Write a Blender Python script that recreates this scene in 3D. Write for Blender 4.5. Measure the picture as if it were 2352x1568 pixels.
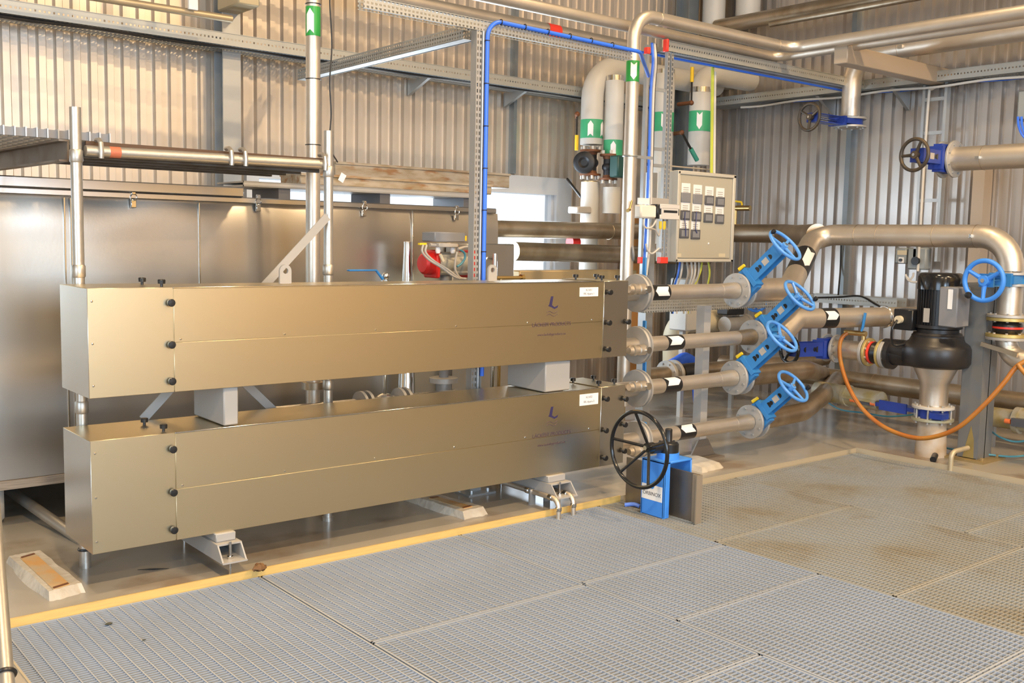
import bpy, bmesh, math, random
from mathutils import Vector, Matrix
random.seed(7)
PI = math.pi
for o in list(bpy.data.objects):
    bpy.data.objects.remove(o, do_unlink=True)
SC = bpy.context.scene
COL = SC.collection
R_ = math.radians

# ------------------------------------------------------------------ camera
FPX = 2341.2                      # focal length in pixels of the 2352 wide frame
CAM = Vector((0.0, 0.0, 1.5))
YAW, PITCH, ROLL = R_(50.588), R_(5.6755), R_(-1.135)
_f = Vector((math.cos(YAW)*math.cos(PITCH), math.sin(YAW)*math.cos(PITCH), -math.sin(PITCH)))
_r = Vector((math.sin(YAW), -math.cos(YAW), 0))
_d = _f.cross(_r)
_r2 = math.cos(ROLL)*_r + math.sin(ROLL)*_d
_d2 = -math.sin(ROLL)*_r + math.cos(ROLL)*_d
cd = bpy.data.cameras.new('camera')
cd.sensor_width = 36.0
cd.lens = FPX*36.0/2352.0
cd.clip_start = 0.05
cam = bpy.data.objects.new('camera', cd)
COL.objects.link(cam)
cam.matrix_world = Matrix(((_r2.x, -_d2.x, -_f.x, CAM.x), (_r2.y, -_d2.y, -_f.y, CAM.y), (_r2.z, -_d2.z, -_f.z, CAM.z), (0, 0, 0, 1)))
SC.camera = cam

# ------------------------------------------------------------------ view and world
SC.view_settings.view_transform = 'Standard'
SC.view_settings.look = 'None'
SC.view_settings.gamma = 1.0
SC.view_settings.use_curve_mapping = False
SC.view_settings.exposure = -0.22
w = bpy.data.worlds.new('overcast_sky')
SC.world = w
w.use_nodes = True
w.node_tree.nodes['Background'].inputs[0].default_value = (0.82, 0.91, 1.0, 1)
w.node_tree.nodes['Background'].inputs[1].default_value = 2.2

def area(name, loc, rot, sx, sy, power, color, spread=None):
    l = bpy.data.lights.new(name, 'AREA')
    l.shape = 'RECTANGLE'; l.size = sx; l.size_y = sy
    l.energy = power; l.color = color
    if spread: l.spread = R_(spread)
    o = bpy.data.objects.new(name, l)
    COL.objects.link(o)
    o.location = loc; o.rotation_euler = rot
    return o
WARM = (1.0, 0.71, 0.40)
COOL = (0.52, 0.75, 1.0)
# daylight entering by the roller door in the left wall and by the windows of the front wall
area('daylight_door', (-5.9, -0.5, 2.2), (0, R_(-90), 0), 3.6, 4.5, 420, COOL)
area('daylight_front', (0.5, -5.9, 2.4), (R_(90), 0, 0), 5.0, 2.4, 820, COOL)
area('daylight_window', (5.0, 7.22, 1.5), (R_(-90), 0, 0), 3.0, 1.0, 130, (0.72, 0.86, 1.0))
LAMPS = [(0.6, 3.4, 130), (5.2, 3.4, 130), (0.4, -0.8, 400), (5.4, -0.8, 400), (1.2, -3.9, 280), (5.4, -3.9, 280)]  # last two are unseen lamps added to brighten the front wall
LAMP_Z = 5.6

# ------------------------------------------------------------------ pixel of the 2352x1568 frame -> point in the room
def K(x, y, X=None, Y=None, Z=None, D=None):
    d = _f + _r2*((x-1176.0)/FPX) + _d2*((y-784.0)/FPX)
    if X is not None: t = (X-CAM.x)/d.x
    elif Y is not None: t = (Y-CAM.y)/d.y
    elif Z is not None: t = (Z-CAM.z)/d.z
    else: t = D
    return CAM + d*t
def dep(p): return (Vector(p)-CAM).dot(_f)
def SZ(px, p): return px*dep(p)/FPX

# ------------------------------------------------------------------ materials
def nodes(m):
    m.use_nodes = True
    return m.node_tree.nodes, m.node_tree.links
def M(name, col, metal=0.0, rough=0.5, var=None, bump=None, spec=None, aniso=None, stretch=None, coat=None, var2=None):
    m = bpy.data.materials.new(name)
    N, L = nodes(m)
    b = N['Principled BSDF']
    b.inputs['Base Color'].default_value = (*col, 1)
    b.inputs['Metallic'].default_value = metal
    b.inputs['Roughness'].default_value = rough
    if spec is not None: b.inputs['Specular IOR Level'].default_value = spec
    if coat: b.inputs['Coat Weight'].default_value = coat; b.inputs['Coat Roughness'].default_value = 0.12
    if aniso: b.inputs['Anisotropic'].default_value = aniso
    src = None
    if var or bump or var2:
        tc = N.new('ShaderNodeTexCoord'); mp = N.new('ShaderNodeMapping')
        L.new(tc.outputs['Object'], mp.inputs[0])
        if stretch: mp.inputs['Scale'].default_value = stretch
        src = mp.outputs[0]
    last = None
    def layer(scale, amt, c2, prev, lo=0.42, hi=0.62):
        n = N.new('ShaderNodeTexNoise'); n.inputs['Scale'].default_value = scale; n.inputs['Detail'].default_value = 5
        L.new(src, n.inputs[0])
        r = N.new('ShaderNodeMapRange'); r.inputs[1].default_value = lo; r.inputs[2].default_value = hi; r.inputs[4].default_value = amt
        L.new(n.outputs[0], r.inputs[0])
        mx = N.new('ShaderNodeMix'); mx.data_type = 'RGBA'
        L.new(r.outputs[0], mx.inputs[0])
        if prev is None: mx.inputs[6].default_value = (*col, 1)
        else: L.new(prev, mx.inputs[6])
        mx.inputs[7].default_value = (*c2, 1)
        return mx.outputs[2]
    if var: last = layer(var[0], var[1], var[2], None)
    if var2: last = layer(var2[0], var2[1], var2[2], last, 0.55, 0.66)
    if last is not None: L.new(last, b.inputs['Base Color'])
    if bump:
        n = N.new('ShaderNodeTexNoise'); n.inputs['Scale'].default_value = bump[0]; n.inputs['Detail'].default_value = bump[2] if len(bump) > 2 else 2
        L.new(src, n.inputs[0])
        bp = N.new('ShaderNodeBump'); bp.inputs['Strength'].default_value = bump[1]
        bp.inputs['Distance'].default_value = bump[3] if len(bump) > 3 else 0.02
        L.new(n.outputs[0], bp.inputs['Height'])
        L.new(bp.outputs[0], b.inputs['Normal'])
    return m
def perforated(name, col, pitch_x, pitch_z, hole_x, hole_z, zlo, zhi, axes=('X', 'Z')):
    """galvanized sheet with rows of slots, cut in object coordinates"""
    m = M(name, col, 0.6, 0.52)
    N, L = nodes(m)
    b = N['Principled BSDF']; out = N['Material Output']
    tc = N.new('ShaderNodeTexCoord'); sp = N.new('ShaderNodeSeparateXYZ')
    L.new(tc.outputs['Object'], sp.inputs[0])
    def mth(op, a, v):
        n = N.new('ShaderNodeMath'); n.operation = op
        L.new(a, n.inputs[0])
        if isinstance(v, float): n.inputs[1].default_value = v
        else: L.new(v, n.inputs[1])
        return n.outputs[0]
    def cell(a, p, h):
        f = mth('PINGPONG', a, p/2.0)
        return mth('LESS_THAN', f, h/2.0)
    hx = cell(sp.outputs[axes[0]], pitch_x, hole_x)
    hz = cell(sp.outputs[axes[1]], pitch_z, hole_z)
    h = mth('MULTIPLY', hx, hz)
    h = mth('MULTIPLY', h, mth('GREATER_THAN', sp.outputs[axes[1]], zlo))
    h = mth('MULTIPLY', h, mth('LESS_THAN', sp.outputs[axes[1]], zhi))
    t = N.new('ShaderNodeBsdfTransparent'); mx = N.new('ShaderNodeMixShader')
    L.new(h, mx.inputs[0]); L.new(b.outputs[0], mx.inputs[1]); L.new(t.outputs[0], mx.inputs[2])
    L.new(mx.outputs[0], out.inputs[0])
    return m
def emit(name, col, s):
    m = bpy.data.materials.new(name); N, L = nodes(m)
    b = N['Principled BSDF']
    b.inputs['Base Color'].default_value = (*col, 1)
    b.inputs['Emission Color'].default_value = (*col, 1)
    b.inputs['Emission Strength'].default_value = s
    return m
STEEL = M('brushed_stainless', (0.68, 0.58, 0.385), 1.0, 0.33, bump=(1.1, 0.10, 1, 0.05))
STEEL_END = M('brushed_stainless_end', (0.60, 0.56, 0.50), 1.0, 0.27, bump=(1.6, 0.12, 1, 0.05))
TANKM = M('tank_stainless', (0.49, 0.46, 0.41), 0.95, 0.33, var=(2.2, .5, (0.43, 0.40, 0.36)), bump=(90, .04, 2, .004), coat=0.4)
TANKTOP = M('tank_rim', (0.62, 0.61, 0.60), 1.0, 0.25)
PIPE = M('pickled_pipe', (0.66, 0.59, 0.50), 0.85, 0.42, var=(6, .5, (0.58, 0.50, 0.41)), bump=(25, .05))
PIPED = M('stained_pipe', (0.50, 0.42, 0.32), 0.95, 0.42, var=(4, .8, (0.33, 0.25, 0.16)), bump=(25, .05))
CHROME = M('polished_steel', (0.72, 0.70, 0.67), 1.0, 0.16)
GALV = M('galvanized', (0.44, 0.45, 0.45), 0.7, 0.42, var=(18, .5, (0.45, 0.46, 0.47)))
TUBE = M('scaffold_tube', (0.52, 0.49, 0.44), 0.85, 0.42, var=(9, .5, (0.50, 0.45, 0.38)), bump=(40, .05))
FLANGE = M('flange_steel', (0.47, 0.45, 0.42), 0.45, 0.52, var=(14, .5, (0.40, 0.37, 0.33)))
GREENZINC = M('zinc_flange', (0.52, 0.50, 0.36), 0.6, 0.45, var=(12, .6, (0.42, 0.38, 0.2)))
YELZINC = M('yellow_zinc', (0.55, 0.43, 0.16), 0.6, 0.42)
BLUE = M('light_blue_paint', (0.035, 0.21, 0.52), 0.0, 0.38, var=(12, .25, (0.03, 0.17, 0.42)))
WBLUE = M('wheel_blue_paint', (0.09, 0.30, 0.74), 0.0, 0.36)
PBLUE = M('sluice_blue_paint', (0.05, 0.25, 0.78), 0.0, 0.42)
DBLUE = M('dark_blue_paint', (0.015, 0.045, 0.30), 0.0, 0.40, var=(10, .5, (0.02, 0.04, 0.2)))
BLACK = M('black_plastic', (0.012, 0.012, 0.013), 0.0, 0.35)
BLACKG = M('black_gloss', (0.010, 0.010, 0.011), 0.0, 0.16)
PUMPB = M('pump_black', (0.014, 0.013, 0.014), 0.0, 0.38, var=(9, .3, (0.03, 0.024, 0.02)))
DARKW = M('worn_black_wheel', (0.05, 0.04, 0.03), 0.2, 0.45, var=(14, .6, (0.12, 0.08, 0.04)))
RED = M('red_plastic', (0.62, 0.02, 0.015), 0.0, 0.4)
ORANGER = M('signal_red', (0.78, 0.05, 0.03), 0.0, 0.4)
GREEN = M('green_tape', (0.025, 0.30, 0.05), 0.0, 0.35)
GREEN2 = M('green_band', (0.05, 0.36, 0.16), 0.0, 0.45)
WHITE = M('white_label', (0.82, 0.80, 0.78), 0.0, 0.5)
INK = M('ink', (0.10, 0.09, 0.10), 0.0, 0.5)
LOGO = M('logo_ink', (0.035, 0.028, 0.09), 0.0, 0.4)
PRINT = M('print_ink', (0.10, 0.06, 0.08), 0.2, 0.4)
YELLOW = M('yellow_plastic', (0.80, 0.55, 0.02), 0.0, 0.45)
LAG = M('white_lagging', (0.56, 0.53, 0.48), 0.0, 0.45, var=(5, .4, (0.48, 0.46, 0.43)))
GREYP = M('grey_paint', (0.35, 0.335, 0.315), 0.0, 0.5, var=(8, .3, (0.36, 0.34, 0.32)))
CABM = M('cabinet_paint', (0.44, 0.40, 0.31), 0.0, 0.42)
CABF = M('cabinet_frame', (0.52, 0.48, 0.40), 0.0, 0.42)
DGREY = M('dark_grey', (0.10, 0.10, 0.11), 0.1, 0.5)
MGREY = M('mid_grey', (0.22, 0.22, 0.23), 0.0, 0.5)
COLM = M('column_paint', (0.17, 0.18, 0.19), 0.3, 0.45, var=(5, .4, (0.22, 0.20, 0.16)))
STEELCOL = M('building_steel', (0.24, 0.27, 0.29), 0.6, 0.42, var=(6, .4, (0.18, 0.2, 0.22)))
WOOD = M('timber', (0.42, 0.30, 0.17), 0.0, 0.6, var=(6, .6, (0.30, 0.2, 0.1)), stretch=(1, 8, 8))
BEAMM = M('weathered_beam', (0.44, 0.37, 0.28), 0.2, 0.55, var=(7, .7, (0.30, 0.22, 0.12)), stretch=(1, 4, 4), var2=(5, .8, (0.28, 0.12, 0.03)))
PLY = M('plywood_edge', (0.34, 0.28, 0.22), 0.0, 0.7, var=(6, .8, (0.20, 0.16, 0.12)), stretch=(1, 1, 30))
BOARD = M('orange_board', (0.55, 0.27, 0.09), 0.0, 0.6)
DECK = M('scaffold_deck', (0.13, 0.125, 0.12), 0.5, 0.5, var=(9, .6, (0.08, 0.06, 0.04)))
CONC = M('concrete_pad', (0.50, 0.45, 0.37), 0.0, 0.8, var=(12, .7, (0.40, 0.35, 0.28)), bump=(30, .3))
PADW = M('pad_wood_inlay', (0.46, 0.34, 0.20), 0.0, 0.7, var=(9, .8, (0.55, 0.28, 0.07)))
HOSE = M('orange_hose', (0.40, 0.165, 0.025), 0.0, 0.4, var=(7, .7, (0.34, 0.09, 0.012)))
BCABLE = M('blue_cable', (0.04, 0.17, 0.80), 0.0, 0.38)
GCABLE = M('grey_cable', (0.42, 0.38, 0.33), 0.0, 0.5)
WCABLE = M('white_cable', (0.60, 0.56, 0.50), 0.0, 0.5)
YGCABLE = M('green_yellow_cable', (0.50, 0.52, 0.05), 0.0, 0.5)
TEALC = M('teal_hose', (0.06, 0.24, 0.32), 0.0, 0.45)
RUSTF = M('rusty_flange', (0.18, 0.07, 0.03), 0.4, 0.6)
VBLACK = M('cast_iron_black', (0.02, 0.02, 0.022), 0.2, 0.45)
VGREEN = M('dark_green_paint', (0.015, 0.06, 0.05), 0.0, 0.45)
CREAM = M('cream_insulation', (0.60, 0.52, 0.36), 0.0, 0.55)
ACTU = M('cream_cylinder', (0.42, 0.37, 0.27), 0.1, 0.5, var=(9, .8, (0.34, 0.26, 0.08)))
BRASS = M('brass', (0.55, 0.38, 0.16), 1.0, 0.35)
LEAF = M('dry_leaf', (0.16, 0.08, 0.03), 0.0, 0.8)
KERB = M('yellow_kerb', (0.66, 0.45, 0.15), 0.0, 0.45, var=(9, .5, (0.52, 0.36, 0.13)), stretch=(1, 1, 12))
GRATE = M('galvanized_grating', (0.36, 0.40, 0.465), 0.2, 0.45, var=(2.0, .4, (0.32, 0.345, 0.38)))
GRATE_D = M('dirty_grating', (0.37, 0.375, 0.36), 0.25, 0.5, var=(1.6, .6, (0.35, 0.31, 0.23)), var2=(2.3, .42, (0.28, 0.21, 0.11)))
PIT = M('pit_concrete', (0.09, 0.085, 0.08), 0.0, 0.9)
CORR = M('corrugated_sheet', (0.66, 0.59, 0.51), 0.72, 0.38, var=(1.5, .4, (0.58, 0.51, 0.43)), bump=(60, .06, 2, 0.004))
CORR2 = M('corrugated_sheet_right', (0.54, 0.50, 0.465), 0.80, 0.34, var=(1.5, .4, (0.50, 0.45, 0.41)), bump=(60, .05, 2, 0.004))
PAINTW = M('hall_wall', (0.66, 0.50, 0.24), 0.0, 0.6)
CEIL = M('hall_ceiling', (0.42, 0.38, 0.32), 0.2, 0.6)
FRAMEW = M('window_frame', (0.50, 0.51, 0.53), 0.0, 0.45)
LAMPM = emit('lamp_glass', (1.0, 0.70, 0.38), 60.0)
SIGNAL = M('orange_signal', (0.85, 0.20, 0.06), 0.0, 0.4)
# poured floor: beige coating with worn and stained patches
FLOORM = M('floor_coating', (0.34, 0.305, 0.25), 0.0, 0.22, var=(0.9, .6, (0.26, 0.24, 0.205)), var2=(1.7, .75, (0.20, 0.14, 0.09)), bump=(6, .03))
GLASS = bpy.data.materials.new('window_glass')
_N, _L = nodes(GLASS)
_N['Principled BSDF'].inputs['Transmission Weight'].default_value = 1.0
_N['Principled BSDF'].inputs['Roughness'].default_value = 0.0
_N['Principled BSDF'].inputs['IOR'].default_value = 1.0
HOLES = perforated('perforated_tray', (0.42, 0.42, 0.40), 0.026, 0.022, 0.014, 0.011, -1.0, 1.0)
HOLES_LONG = perforated('slotted_tray_side', (0.44, 0.44, 0.41), 0.028, 0.06, 0.012, 0.013, -1.0, 1.0)
HOLES_POST = perforated('perforated_post', (0.42, 0.41, 0.39), 0.020, 0.034, 0.009, 0.020, -9.0, 9.0)

# ------------------------------------------------------------------ mesh builder
def basis(z):
    z = Vector(z).normalized()
    a = Vector((0, 0, 1)) if abs(z.z) < 0.9 else Vector((1, 0, 0))
    x = a.cross(z).normalized(); y = z.cross(x)
    return x, y, z
class MB:
    def __init__(s): s.v = []; s.f = []; s.T = None
    def add(s, vs, fs):
        n = len(s.v)
        if s.T is not None: vs = [s.T @ Vector(v) for v in vs]
        s.v += [tuple(v) for v in vs]; s.f += [tuple(i+n for i in f) for f in fs]
        return s
    def box(s, c, d, rot=None):
        c = Vector(c); hx, hy, hz = d[0]/2, d[1]/2, d[2]/2
        vs = [Vector((x, y, z)) for x in (-hx, hx) for y in (-hy, hy) for z in (-hz, hz)]
        if rot is not None: vs = [rot @ v for v in vs]
        return s.add([v+c for v in vs], [(0, 1, 3, 2), (4, 6, 7, 5), (0, 4, 5, 1), (2, 3, 7, 6), (0, 2, 6, 4), (1, 5, 7, 3)])
    def bb(s, a, b):
        a = Vector(a); b = Vector(b)
        return s.box((a+b)/2, (abs(b.x-a.x), abs(b.y-a.y), abs(b.z-a.z)))
    def rbox(s, a, b, r=0.004):
        """box with bevelled edges between two corners"""
        bm = bmesh.new(); bmesh.ops.create_cube(bm, size=1)
        a = Vector(a); b = Vector(b); c = (a+b)/2; d = Vector((abs(b.x-a.x), abs(b.y-a.y), abs(b.z-a.z)))
        for v in bm.verts: v.co = Vector((v.co.x*d.x, v.co.y*d.y, v.co.z*d.z)) + c
        bmesh.ops.bevel(bm, geom=bm.edges[:], offset=min(r, min(d)/2.2), segments=1, affect='EDGES', profile=0.5)
        bm.verts.index_update()
        s.add([v.co.copy() for v in bm.verts], [[v.index for v in f.verts] for f in bm.faces]); bm.free()
        return s
    def cyl(s, a, b, r0, r1=None, n=20, caps=True):
        r1 = r0 if r1 is None else r1
        a = Vector(a); b = Vector(b); x, y, z = basis(b-a)
        vs = []
        for p, r in ((a, r0), (b, r1)):
            for i in range(n):
                t = 2*PI*i/n; vs.append(p + x*(r*math.cos(t)) + y*(r*math.sin(t)))
        fs = [(i, (i+1) % n, n+(i+1) % n, n+i) for i in range(n)]
        if caps: fs += [tuple(range(n-1, -1, -1)), tuple(range(n, 2*n))]
        return s.add(vs, fs)
    def lathe(s, o, ax, prof, n=28):
        """profile of (distance along axis, radius) turned round an axis"""
        o = Vector(o); x, y, z = basis(ax); vs = []; m = len(prof)
        for h, r in prof:
            for i in range(n):
                t = 2*PI*i/n; vs.append(o + z*h + x*(r*math.cos(t)) + y*(r*math.sin(t)))
        fs = [(k*n+i, k*n+(i+1) % n, (k+1)*n+(i+1) % n, (k+1)*n+i) for k in range(m-1) for i in range(n)]
        if prof[0][1] > 1e-5: fs.append(tuple(range(n-1, -1, -1)))
        if prof[-1][1] > 1e-5: fs.append(tuple(range((m-1)*n, m*n)))
        return s.add(vs, fs)
    def ring(s, o, ax, R, r, h, n=28):
        """flat annulus of thickness h"""
        o = Vector(o); x, y, z = basis(ax); vs = []
        for hh in (0, h):
            for rr in (r, R):
                for i in range(n):
                    t = 2*PI*i/n; vs.append(o + z*hh + x*(rr*math.cos(t)) + y*(rr*math.sin(t)))
        fs = []
        for i in range(n):
            j = (i+1) % n
            fs += [(i, j, n+j, n+i)[::-1], (2*n+i, 2*n+j, 3*n+j, 3*n+i), (n+i, n+j, 3*n+j, 3*n+i), (i, j, 2*n+j, 2*n+i)[::-1]]
        return s.add(vs, fs)
    def tube(s, pts, r, n=12, caps=True, closed=False):
        pts = [Vector(p) for p in pts]; m = len(pts)
        if m < 2: return s
        vs = []; px = None
        for k, p in enumerate(pts):
            if closed: t = pts[(k+1) % m]-pts[k-1]
            else: t = (pts[min(k+1, m-1)]-pts[max(k-1, 0)])
            t.normalize()
            if px is None: x, y, _ = basis(t)
            else:
                x = (px - t*px.dot(t)).normalized(); y = t.cross(x)
            px = x
            rr = r[k] if isinstance(r, (list, tuple)) else r
            for i in range(n):
                a = 2*PI*i/n; vs.append(p + x*(rr*math.cos(a)) + y*(rr*math.sin(a)))
        fs = [(k*n+i, k*n+(i+1) % n, (k+1)*n+(i+1) % n, (k+1)*n+i) for k in range(m-1) for i in range(n)]
        if closed:
            k = m-1
            fs += [(k*n+i, k*n+(i+1) % n, (i+1) % n, i) for i in range(n)]
        elif caps: fs += [tuple(range(n-1, -1, -1)), tuple(range((m-1)*n, m*n))]
        return s.add(vs, fs)
    def torus(s, o, ax, R, r, n=40, k=10):
        x, y, z = basis(ax); o = Vector(o)
        return s.tube([o + x*(R*math.cos(2*PI*i/n)) + y*(R*math.sin(2*PI*i/n)) for i in range(n)], r, k, closed=True)
    def prism(s, pts, d):
        """planar polygon pushed along the vector d"""
        n = len(pts); d = Vector(d); pts = [Vector(p) for p in pts]
        vs = pts + [p+d for p in pts]
        return s.add(vs, [tuple(range(n-1, -1, -1)), tuple(range(n, 2*n))] + [(i, (i+1) % n, n+(i+1) % n, n+i) for i in range(n)])
    def bolts(s, o, ax, R, r, h, n=8, off=0.0):
        x, y, z = basis(ax); o = Vector(o)
        for i in range(n):
            t = 2*PI*(i+0.5)/n + off
            p = o + x*(R*math.cos(t)) + y*(R*math.sin(t))
            s.cyl(p, p+z*h, r, n=6)
        return s
    def sphere(s, o, r, n=14, sc=(1, 1, 1)):
        o = Vector(o); vs = []; m = n//2
        for k in range(m+1):
            ph = PI*k/m
            for i in range(n):
                t = 2*PI*i/n
                vs.append(o + Vector((sc[0]*r*math.sin(ph)*math.cos(t), sc[1]*r*math.sin(ph)*math.sin(t), sc[2]*r*math.cos(ph))))
        return s.add(vs, [(k*n+i, (k+1)*n+i, (k+1)*n+(i+1) % n, k*n+(i+1) % n) for k in range(m) for i in range(n)])
    def build(s, name, mat, parent=None, angle=38):
        me = bpy.data.meshes.new(name)
        off = Vector((0, 0, 0)); rot = None
        if parent is not None:
            W = parent.get('_w'); 
            Wm = wmat(parent)
            inv = Wm.inverted()
            vs = [tuple(inv @ Vector(v)) for v in s.v]
        else: vs = s.v
        me.from_pydata(vs, [], s.f)
        me.polygons.foreach_set('use_smooth', [True]*len(me.polygons))
        me.update()
        bm = bmesh.new(); bm.from_mesh(me); bmesh.ops.recalc_face_normals(bm, faces=bm.faces); bm.to_mesh(me); bm.free()
        me.set_sharp_from_angle(angle=R_(angle))
        me.materials.append(mat)
        o = bpy.data.objects.new(name, me); COL.objects.link(o)
        if parent is not None: o.parent = parent
        return o
def bolt_parts(parent, o, ax, R, r, h, n, mat, off=0.0):
    x, y, z = basis(ax); o = Vector(o)
    for i in range(n):
        t = 2*PI*(i+0.5)/n + off; p = o + x*(R*math.cos(t)) + y*(R*math.sin(t))
        MB().cyl(p, p+z*h, r, n=6).build('bolt', mat, parent)
def wmat(o):
    m = o.matrix_basis.copy()
    p = o.parent
    while p is not None:
        m = p.matrix_basis @ m; p = p.parent
    return m
def tag(o, label=None, cat=None, group=None, kind=None):
    if label: o['label'] = label
    if cat: o['category'] = cat
    if group: o['group'] = group
    if kind: o['kind'] = kind
    return o
def thing(name, label, cat, loc=(0, 0, 0), group=None, rot=None):
    o = bpy.data.objects.new(name, None); COL.objects.link(o)
    o.empty_display_size = 0.1
    o.matrix_basis = Matrix.Translation(Vector(loc)) @ (rot.to_4x4() if rot is not None else Matrix.Identity(4))
    return tag(o, label, cat, group)
def struct(name, mb, mat, angle=38):
    o = mb.build(name, mat, None, angle); o['kind'] = 'structure'; return o
def copy_tree(o, parent=None):
    c = o.copy(); COL.objects.link(c)
    if parent is not None: c.parent = parent
    for ch in list(o.children): copy_tree(ch, c)
    return c
def text(name, s, size, mat, parent, M4, align='CENTER', ext=0.0004, shear=0.0):
    cu = bpy.data.curves.new('txt', 'FONT'); cu.body = s; cu.size = size; cu.align_x = align; cu.align_y = 'CENTER'; cu.extrude = ext; cu.shear = shear
    t = bpy.data.objects.new('txt', cu); COL.objects.link(t)
    dg = bpy.context.evaluated_depsgraph_get(); dg.update()
    me = bpy.data.meshes.new_from_object(t.evaluated_get(dg))
    bpy.data.objects.remove(t, do_unlink=True)
    me.name = name
    inv = wmat(parent).inverted() if parent is not None else Matrix.Identity(4)
    me.transform(inv @ M4)
    me.materials.clear(); me.materials.append(mat)
    o = bpy.data.objects.new(name, me); COL.objects.link(o)
    if parent is not None: o.parent = parent
    return o
def frame(o, x, y):
    """matrix whose x and y axes are given"""
    x = Vector(x).normalized(); z = x.cross(Vector(y)).normalized(); y = z.cross(x)
    m = Matrix((x, y, z)).transposed().to_4x4(); m.translation = Vector(o); return m
def rounded(pts, rad, seg=8):
    """polyline with its inner corners turned into arcs"""
    pts = [Vector(p) for p in pts]; out = [pts[0]]
    for i in range(1, len(pts)-1):
        a, b, c = pts[i-1], pts[i], pts[i+1]
        u = (a-b).normalized(); v = (c-b).normalized()
        rr = rad[i-1] if isinstance(rad, (list, tuple)) else rad
        ang = u.angle(v)
        if ang > PI-0.02 or rr <= 0: out.append(b); continue
        d = min(rr/math.tan(ang/2), (a-b).length*0.49 if i > 1 else (a-b).length*0.98, (c-b).length*0.49 if i < len(pts)-2 else (c-b).length*0.98)
        r = d*math.tan(ang/2)
        ctr = b + (u+v).normalized()*(r/math.sin(ang/2))
        p0 = b+u*d; p1 = b+v*d; e0 = p0-ctr; e1 = p1-ctr; th = e0.angle(e1)
        for k in range(seg+1):
            t = k/seg
            out.append(ctr + (e0*math.sin((1-t)*th) + e1*math.sin(t*th))/math.sin(th))
    out.append(pts[-1])
    return out
def smooth(pts, n=8):
    """Catmull-Rom curve through points"""
    pts = [Vector(p) for p in pts]; q = [pts[0]*2-pts[1]] + pts + [pts[-1]*2-pts[-2]]; out = []
    for i in range(1, len(q)-2):
        for k in range(n):
            t = k/n
            out.append(0.5*((2*q[i]) + (q[i+1]-q[i-1])*t + (2*q[i-1]-5*q[i]+4*q[i+1]-q[i+2])*t*t + (3*q[i]-q[i-1]-3*q[i+1]+q[i+2])*t**3))
    out.append(pts[-1])
    return out
# ------------------------------------------------------------------ the hall
YW, XW, ZC = 7.30, 8.60, 6.5          # back wall, right wall, ceiling
X0, Y0 = -6.0, -6.0
GZ = -0.03                            # top of the gratings
GX0, GX1, GY1 = 0.85, 6.78, 4.17      # grating field
m = MB()
m.bb((X0, GY1, -0.2), (XW+.1, YW+.1, 0)); m.bb((X0, Y0, -0.2), (GX0, GY1, 0)); m.bb((GX1, Y0, -0.2), (XW+.1, GY1, 0)); m.bb((GX0, Y0, -0.2), (GX1, -1.6, 0))
struct('floor', m, FLOORM)
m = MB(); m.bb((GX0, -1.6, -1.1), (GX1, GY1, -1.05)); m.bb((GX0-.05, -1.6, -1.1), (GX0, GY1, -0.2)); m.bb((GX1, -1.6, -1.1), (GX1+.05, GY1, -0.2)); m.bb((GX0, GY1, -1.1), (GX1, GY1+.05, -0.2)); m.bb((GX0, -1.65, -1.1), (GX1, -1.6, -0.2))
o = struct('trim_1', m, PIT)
m = MB(); m.bb((GX0-.02, GY1-.006, -0.065), (4.28, GY1+.001, 0.004)); m.bb((GX0-.02, GY1, 0.0005), (4.28, GY1+.003, 0.004))
struct('trim_2', m, KERB)
m = MB(); m.bb((4.28, GY1-.004, -0.065), (GX1+.006, GY1+.001, 0.002)); struct('trim_9', m, M('pale_kerb', (.42, .35, .24), 0, .5))
m = MB(); m.bb((GX1-.001, -1.6, -0.065), (GX1+.006, GY1, 0.004)); m.bb((GX0-.006, -1.6, -0.065), (GX0+.001, GY1, 0.004))
struct('trim_3', m, bpy.data.materials['pale_kerb'])

def corr_wall(name, mat, along, base, lo, hi, holes=(), flip=1, p=0.11, depth=0.033, zmax=6.5):
    cr, fl = 0.39*p, 0.11*p
    xs = []; x = lo
    while x < hi:
        xs += [(x, 0), (x+cr, 0), (x+cr+fl, depth), (x+2*cr+fl, depth)]
        x += p
    xs.append((x, 0))
    zs = [0.0]
    for h in holes: zs += [h[2], h[3]]
    zs = sorted(set(zs+[zmax]))
    vs = []; fs = []
    for (a, d) in xs:
        for z in zs:
            vs.append((a, base+flip*d, z) if along == 'X' else (base+flip*d, a, z))
    nz = len(zs)
    for i in range(len(xs)-1):
        for k in range(nz-1):
            am = (xs[i][0]+xs[i+1][0])/2; zm = (zs[k]+zs[k+1])/2
            if any(h[0] < am < h[1] and h[2] < zm < h[3] for h in holes): continue
            fs.append((i*nz+k, (i+1)*nz+k, (i+1)*nz+k+1, i*nz+k+1))
    mm = MB(); mm.add(vs, fs)
    return struct(name, mm, mat, 20)
WX0, WX1, WZ0, WZ1 = 3.4, 6.60, 0.95, 2.06
corr_wall('wall_back', CORR, 'X', YW, X0, XW, holes=[(WX0, WX1, WZ0, WZ1)])
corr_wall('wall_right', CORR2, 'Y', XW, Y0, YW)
m = MB(); m.bb((X0-.1, Y0, 0), (X0, YW, 0.6)); m.bb((X0-.1, Y0, 0.6), (X0, -2.9, ZC)); m.bb((X0-.1, 1.9, .6), (X0, YW, ZC)); m.bb((X0-.1, -2.9, 4.3), (X0, 1.9, ZC))
struct('wall_left', m, PAINTW)
m = MB(); m.bb((X0, Y0-.1, 0), (XW, Y0, ZC)); struct('wall_front', m, PAINTW)
m = MB(); m.bb((X0, Y0, ZC), (XW+.1, YW+.1, ZC+.1)); struct('ceiling', m, CEIL)

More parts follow.
